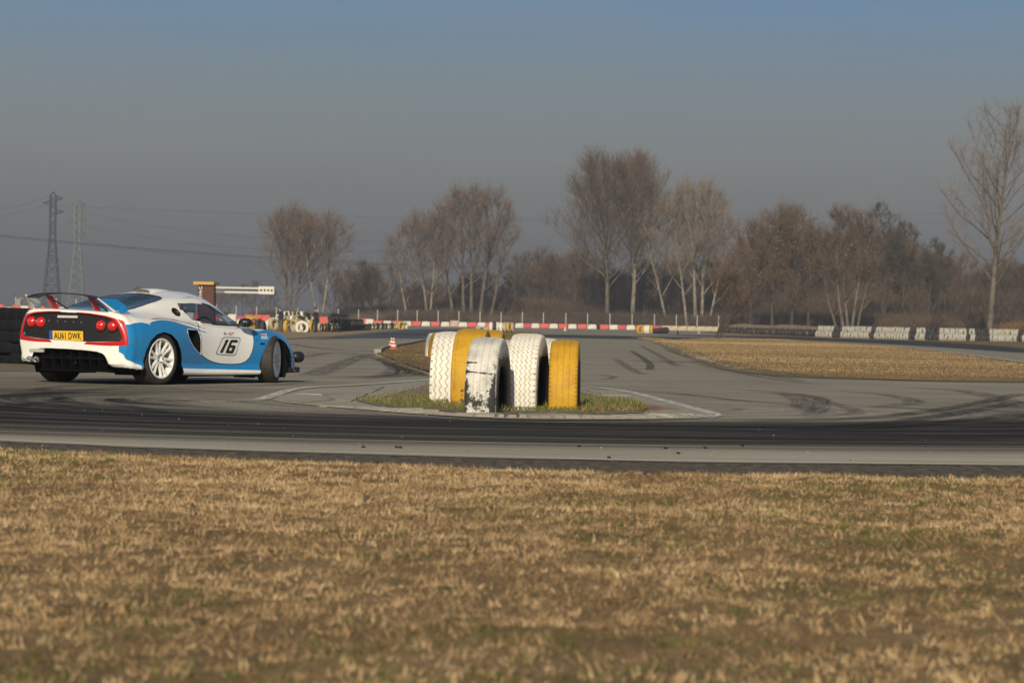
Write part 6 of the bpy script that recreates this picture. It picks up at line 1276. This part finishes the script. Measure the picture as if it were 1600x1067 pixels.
# leaning dark trunk in the infield
g = make_tree('leaning_tree', 12, 'dark', 'brown', leafm=None, H=5.2, stems=[(0, .38, 0, 1), (.15, .60, 0, .7)], crown_w=4.2, first=.45, nb=10, up=.7, tw=.022, n2=7, n3=6, n4=5); e_ = put_tree(g, tuple(at(1116, 529.5)+np.array([0, 0, -.05])), label='short dark trunk leaning to the right at the tip of the infield, brushy top')
# ---- wood behind: copies of five unlike bare trees
gs = [make_tree('bare_tree', 20+i, bk, tw_, H=h, stems=st, crown_w=cw, first=.22, nb=14, up=u_, n2=8, n3=6, n4=5, tw=.042) for i, (bk, tw_, h, st, cw, u_) in enumerate([
    ('dark', 'brown', 12, [(0, .03, 0, 1), (.5, .15, 0, .8)], 9.5, .9), ('dark', 'dark', 11, [(0, -.03, 0, 1)], 9, .7), ('grey', 'pink', 13, [(0, .0, 0, 1), (-.6, -.15, 0, .8)], 9, 1.1), ('grey', 'brown', 10, [(0, .05, 0, 1), (.8, .2, 0, .8), (-.7, -.2, 0, .9)], 9, .8), ('dark', 'dark', 13, [(0, .06, 0, 1), (.3, -.2, .1, .7)], 8, .9)])]
rt = random.Random(5); LT = ['brown bare tree', 'dark bare tree', 'reddish bare tree', 'spreading brown bare tree', 'slim dark bare tree']
def skyline(px):   # how high the wood stands, in pixels above the horizon
    return np.interp(px, [540, 560, 600, 640, 690, 780, 820, 850, 880, 930, 1000, 1060, 1120, 1170, 1260, 1350, 1400, 1440, 1480, 1520, 1600, 1700], [88, 102, 96, 70, 80, 90, 122, 142, 120, 125, 130, 130, 130, 150, 150, 165, 150, 125, 130, 120, 120, 110])
for i in range(125):
    px = 538+(i+rt.uniform(-.4, .4))*9.5; Y = rt.choice([436, 455, 480, 510, 545]); k = rt.randrange(5); hp = skyline(px)*rt.uniform(.62 if px < 1130 else .78, 1.0 if px < 1130 else 1.04)*Y/FPX; s = hp/[12, 11, 13, 10, 13][k]
    zone = ['left end of the wood', 'wood behind the rounded tree', 'wood right of the rounded tree', 'wood behind the tallest trees', 'wood behind the silvery tree', 'wood behind the leafy trees', 'wood behind the forked tree', 'wood by the ivy trees', 'right end of the wood'][int(np.searchsorted([620, 780, 870, 1020, 1140, 1280, 1360, 1480], px))]
    put_tree(gs[k], TP(px, Y), rz=rt.uniform(0, 6.3), s=s*.96, label=LT[k]+' in the '+zone, group='trees of the wood behind the fence')
for px, Y, k, s in [(215, 640, 2, .55), (203, 700, 0, .42), (228, 690, 3, .38), (380, 700, 1, .8), (360, 720, 0, .7), (345, 760, 2, .6), (395, 680, 4, .75), (330, 800, 3, .7), (420, 560, 1, .6), (520, 520, 4, .8), (540, 600, 2, .9), (575, 520, 0, .95)]:
    put_tree(gs[k], TP(px, Y), rz=rt.uniform(0, 6), s=s, label='small hazy bare tree far behind the fence'+(' left of the gantry' if px < 300 else ' near the gantry'), group='far small hazy trees')
# ---- brush: dense thickets of stems
def thicket(seed, W_, H, n, col, tw=.04, leafm=None):
    rs = np.random.default_rng(seed); n0 = n; x = rs.uniform(-W_/2, W_/2, n); y = rs.uniform(-1.6, 1.6, n); top = H*(.55+.45*np.sqrt(np.clip(1-(x/(W_/2))**2, 0, 1)))*rs.uniform(.55, 1.05, n)
    P = []; z0 = rs.uniform(0, .5, n)*top; az = rs.uniform(0, 6.28, n); ln = rs.uniform(.5, 1.3, n)*H*.30; ln = np.minimum(ln, top-z0+.2)
    sx = rs.normal(0, .35, n)*ln; sy = rs.normal(0, .3, n)*ln; wv = tw*rs.uniform(.5, 1.3, n); a = rs.uniform(0, 3.14, n); qx, qy = np.cos(a)*wv/2, np.sin(a)*wv/2
    V = np.stack([np.stack([x-qx, y-qy, z0], -1), np.stack([x+qx, y+qy, z0], -1), np.stack([x+sx*.5+qx*.7, y+sy*.5+qy*.7, z0+ln*.6], -1), np.stack([x+sx*.5-qx*.7, y+sy*.5-qy*.7, z0+ln*.6], -1), np.stack([x+sx, y+sy, z0+ln], -1)], 1)
    b_ = np.arange(n)[:, None]*5; F = np.concatenate([b_+np.array([[0, 1, 2]]), b_+np.array([[0, 2, 3]]), b_+np.array([[3, 2, 4]])]); return npmesh('thicket', V.reshape(-1, 3), F, TW[col])
zn_ = lambda px: ['left of the white trunks', 'beneath the first reddish trees', 'beneath the rounded tree', 'left of the tallest tree', 'beneath the tall pair', 'by the leaning tree', 'under the leafy trees', 'right of the forked tree', 'beside the airy right tree'][int(np.searchsorted([480, 640, 800, 920, 1030, 1140, 1290, 1450], px))]
TH = [thicket(40, 9, 3.6, 3800, 'brown'), thicket(41, 9, 3.2, 3800, 'pink'), thicket(42, 9, 4.2, 4200, 'dark', .05), thicket(43, 9, 3.4, 3800, 'brown', .045)]
LB2 = ['brown leafless thicket', 'reddish leafless thicket', 'dark thicket', 'dense brown thicket']
for i in range(62):
    px = 420+i*19.5+rt.uniform(-5, 5); zn = zn_(px); k = rt.choice([0, 0, 1, 2, 2, 3]) if px > 620 else rt.choice([1, 2, 0]); Y = (409+rt.uniform(0, 14)) if px < 1130 else np.interp(px, [1130, 1350, 1600, 1700], [404, 392, 345, 330])+rt.uniform(0, 14)
    s = rt.uniform(.8, 1.15)*(1 if px > 560 else .8)*(1.25 if px > 1130 else 1); o = link('thicket', TH[k], None, label=LB2[k]+' '+zn, cat='bush', group='undergrowth thickets'); o.location = TP(px, Y); o.scale = (s, s, s)
TK = [thicket(60, 14, 8.5, 9000, 'brown', .06), thicket(61, 14, 7.5, 9000, 'dark', .06)]
for i in range(46):
    px = 560+i*24+rt.uniform(-8, 8); k = i % 2; o = link('thicket', TK[k], None, label=['tall brown undergrowth ', 'tall dark undergrowth '][k]+zn_(px), cat='bush', group='tall undergrowth in the wood'); o.location = TP(px, 432+rt.uniform(-4, 30)); s = rt.uniform(.75, 1.1)*np.interp(px, [560, 800, 1100, 1250], [.7, .9, 1.05, 1.45]); o.scale = (s, s, s)
o = link('thicket', thicket(50, 6, 3.2, 2600, 'ochre', .05), None, label='rust-orange bush at the right edge behind the tyre wall', cat='bush'); o.location = TP(1600, 318)
# ---- low green-brown far hedge at left
o = link('hedge', thicket(51, 70, 1.8, 15000, 'ivy', .12), None, label='low dark green hedge beyond the fence at far left', cat='hedge'); o.location = TP(60, 470)
# ============================================================ pylons and lines
P_st = mat('pylon_dark_steel', (.03, .03, .034), .7, metal=.2); P_sg = mat('pylon_green_grey_steel', (.17, .20, .18), .7, metal=.2); P_in = mat('insulator', (.10, .12, .11), .5)
def bar(mb, a, b_, r_=.07): mb.tube([a, b_], r_, 3, caps=False, smooth=False)
def lattice(name, px, topy, Y, wb, wt, m, arms, label, thick=.10):
    g0 = np.array(ground_at(px, Y)); sc = FPX/Y; H = CAM_H+((509+.01745*(px-800))-topy)/sc-g0[2]; e = empty(name, tuple(g0), label=label, cat='pylon'); mb = MB(); n_ = 13
    zz = [H*.97*(1-(1-i/n_)**1.12) for i in range(n_+1)]; wd = lambda z: wb+(wt-wb)*min(1, z/(H*.62)) if z < H*.62 else wt
    cor = lambda z, i: np.array([(-1, 1)[i in (1, 2)]*wd(z)/2, (-1, 1)[i > 1]*wd(z)/2, z])
    for i in range(4):
        legs = MB(); legs.tube([cor(a, i) for a in zz], thick, 3, caps=False, smooth=False); legs.obj('corner_leg', m, e)
    for a, b_ in zip(zz[:-1], zz[1:]):
        for i in range(4): j = (i+1) % 4; bar(mb, cor(a, i), cor(b_, j), thick*.5); bar(mb, cor(a, j), cor(b_, i), thick*.5); 
    for z in zz[::3]:
        for i in range(4): bar(mb, cor(z, i), cor(z, (i+1) % 4), thick*.7)
    for i in range(4): bar(mb, cor(zz[-1], i), np.array([0, 0, H]), thick*.8)
    setp(mb.obj('cross_bracing', m, e), kind='stuff'); tips = []
    for z, l_, sg in arms:
        z *= H; am = MB(); root = wd(z)/2
        for s_ in ((-1, 1) if sg == 0 else (sg,)):
            tip = np.array([s_*l_, 0, z+.2]); tips.append(tip)
            for d in (-root, root): bar(am, np.array([s_*root, d, z-.5]), tip, thick*.8); bar(am, np.array([s_*root, d, z+1.0]), tip, thick*.8)
            for k in (.35, .7): bar(am, np.array([s_*(root+(l_-root)*k), 0, z-.4*(1-k)]), np.array([s_*(root+(l_-root)*k), 0, z+1.0*(1-k)+.2]), thick*.5)
        am.obj('cross_arm', m, e)
        if name == 'electricity_pylon' and sg == 0:
            for s_ in (-1, 1): MB().tube([(s_*l_, 0, z+.1), (s_*l_, 0, z-2.2)], .16, 6).obj('insulator', P_in, e)
    return e, g0, H
e1, g1, H1 = lattice('lattice_pylon', 79.5, 300, 880, 6.2, 1.9, P_st, [(.945, 3.4, 1), (.905, 3.4, -1), (.835, 3.6, 1)], 'dark lattice pylon with staggered arms, left of the pair', .19)
e2, g2, H2 = lattice('electricity_pylon', 119, 312, 960, 6.4, 2.0, P_sg, [(.96, 2.4, 0), (.835, 2.7, 0), (.71, 2.6, 0)], 'paler green-grey lattice pylon with hanging insulators, right of the pair', .16)
def cable(pxa, pya, Ya, pxb, pyb, Yb, sag, r_, label):
    pts = []
    for t in np.linspace(0, 1, 40):
        Y = Ya+(Yb-Ya)*t; 
        A = np.array([(pxa-800)/FPX*Ya, Ya, CAM_H+((509+.01745*(pxa-800))-pya)*Ya/FPX]); B = np.array([(pxb-800)/FPX*Yb, Yb, CAM_H+((509+.01745*(pxb-800))-pyb)*Yb/FPX]); p = A+(B-A)*t; p[2] -= sag*4*t*(1-t); pts.append(p)
    setp(MB().tube(pts, r_, 3, caps=False).obj('power_cable', P_cab), label=label, cat='cable', group='overhead power cables')
P_cab = mat('cable', (.045, .045, .05), .7)
cable(-60, 362, 700, 820, 418, 900, 2.0, .10, 'thick low power cable sagging across the left sky')
cable(-60, 364.5, 702, 820, 420.5, 902, 2.0, .06, 'thin cable just below the thick low one')
for i, (a, b_, lb) in enumerate([(331, 377, 'upper right-hand power cable from the green-grey pylon'), (352, 392, 'second power cable from the green-grey pylon'), (373, 412, 'lowest power cable from the green-grey pylon')]): cable(121.5, a, 960, 640, b_, 800, 3.5, .05, lb)
for i, (a, b_, lb) in enumerate([(322, 345, 'highest faint cable running right from the pylons'), (340, 330, 'faint cable running far right above the wood')]): cable(88 if i == 0 else 800, a, 900, 1650, b_-10*i, 1100, 3, .05, lb)
for i, (a, b_, lb) in enumerate([(305, 345, 'faint upper cable leaving the picture to the left of the pylons'), (318, 350, 'faint lower cable leaving the picture to the left of the pylons')]): cable(-80, b_-10, 1000, 76, a, 880, 2, .05, lb)
# ============================================================ the air
hz_ = MB().box((-1500, -60, -1.6), (1500, 2100, 62)).obj('haze', None, kind='stuff')
hm_ = bpy.data.materials.new('winter_haze'); hm_.use_nodes = True; n = hm_.node_tree; n.nodes.clear(); o_ = n.nodes.new('ShaderNodeOutputMaterial'); v_ = n.nodes.new('ShaderNodeVolumePrincipled')
v_.inputs['Color'].default_value = (.76, .77, .79, 1); v_.inputs['Density'].default_value = .00068; v_.inputs['Anisotropy'].default_value = .35; n.links.new(v_.outputs[0], o_.inputs['Volume'])
hz_.data.materials.clear(); hz_.data.materials.append(hm_)
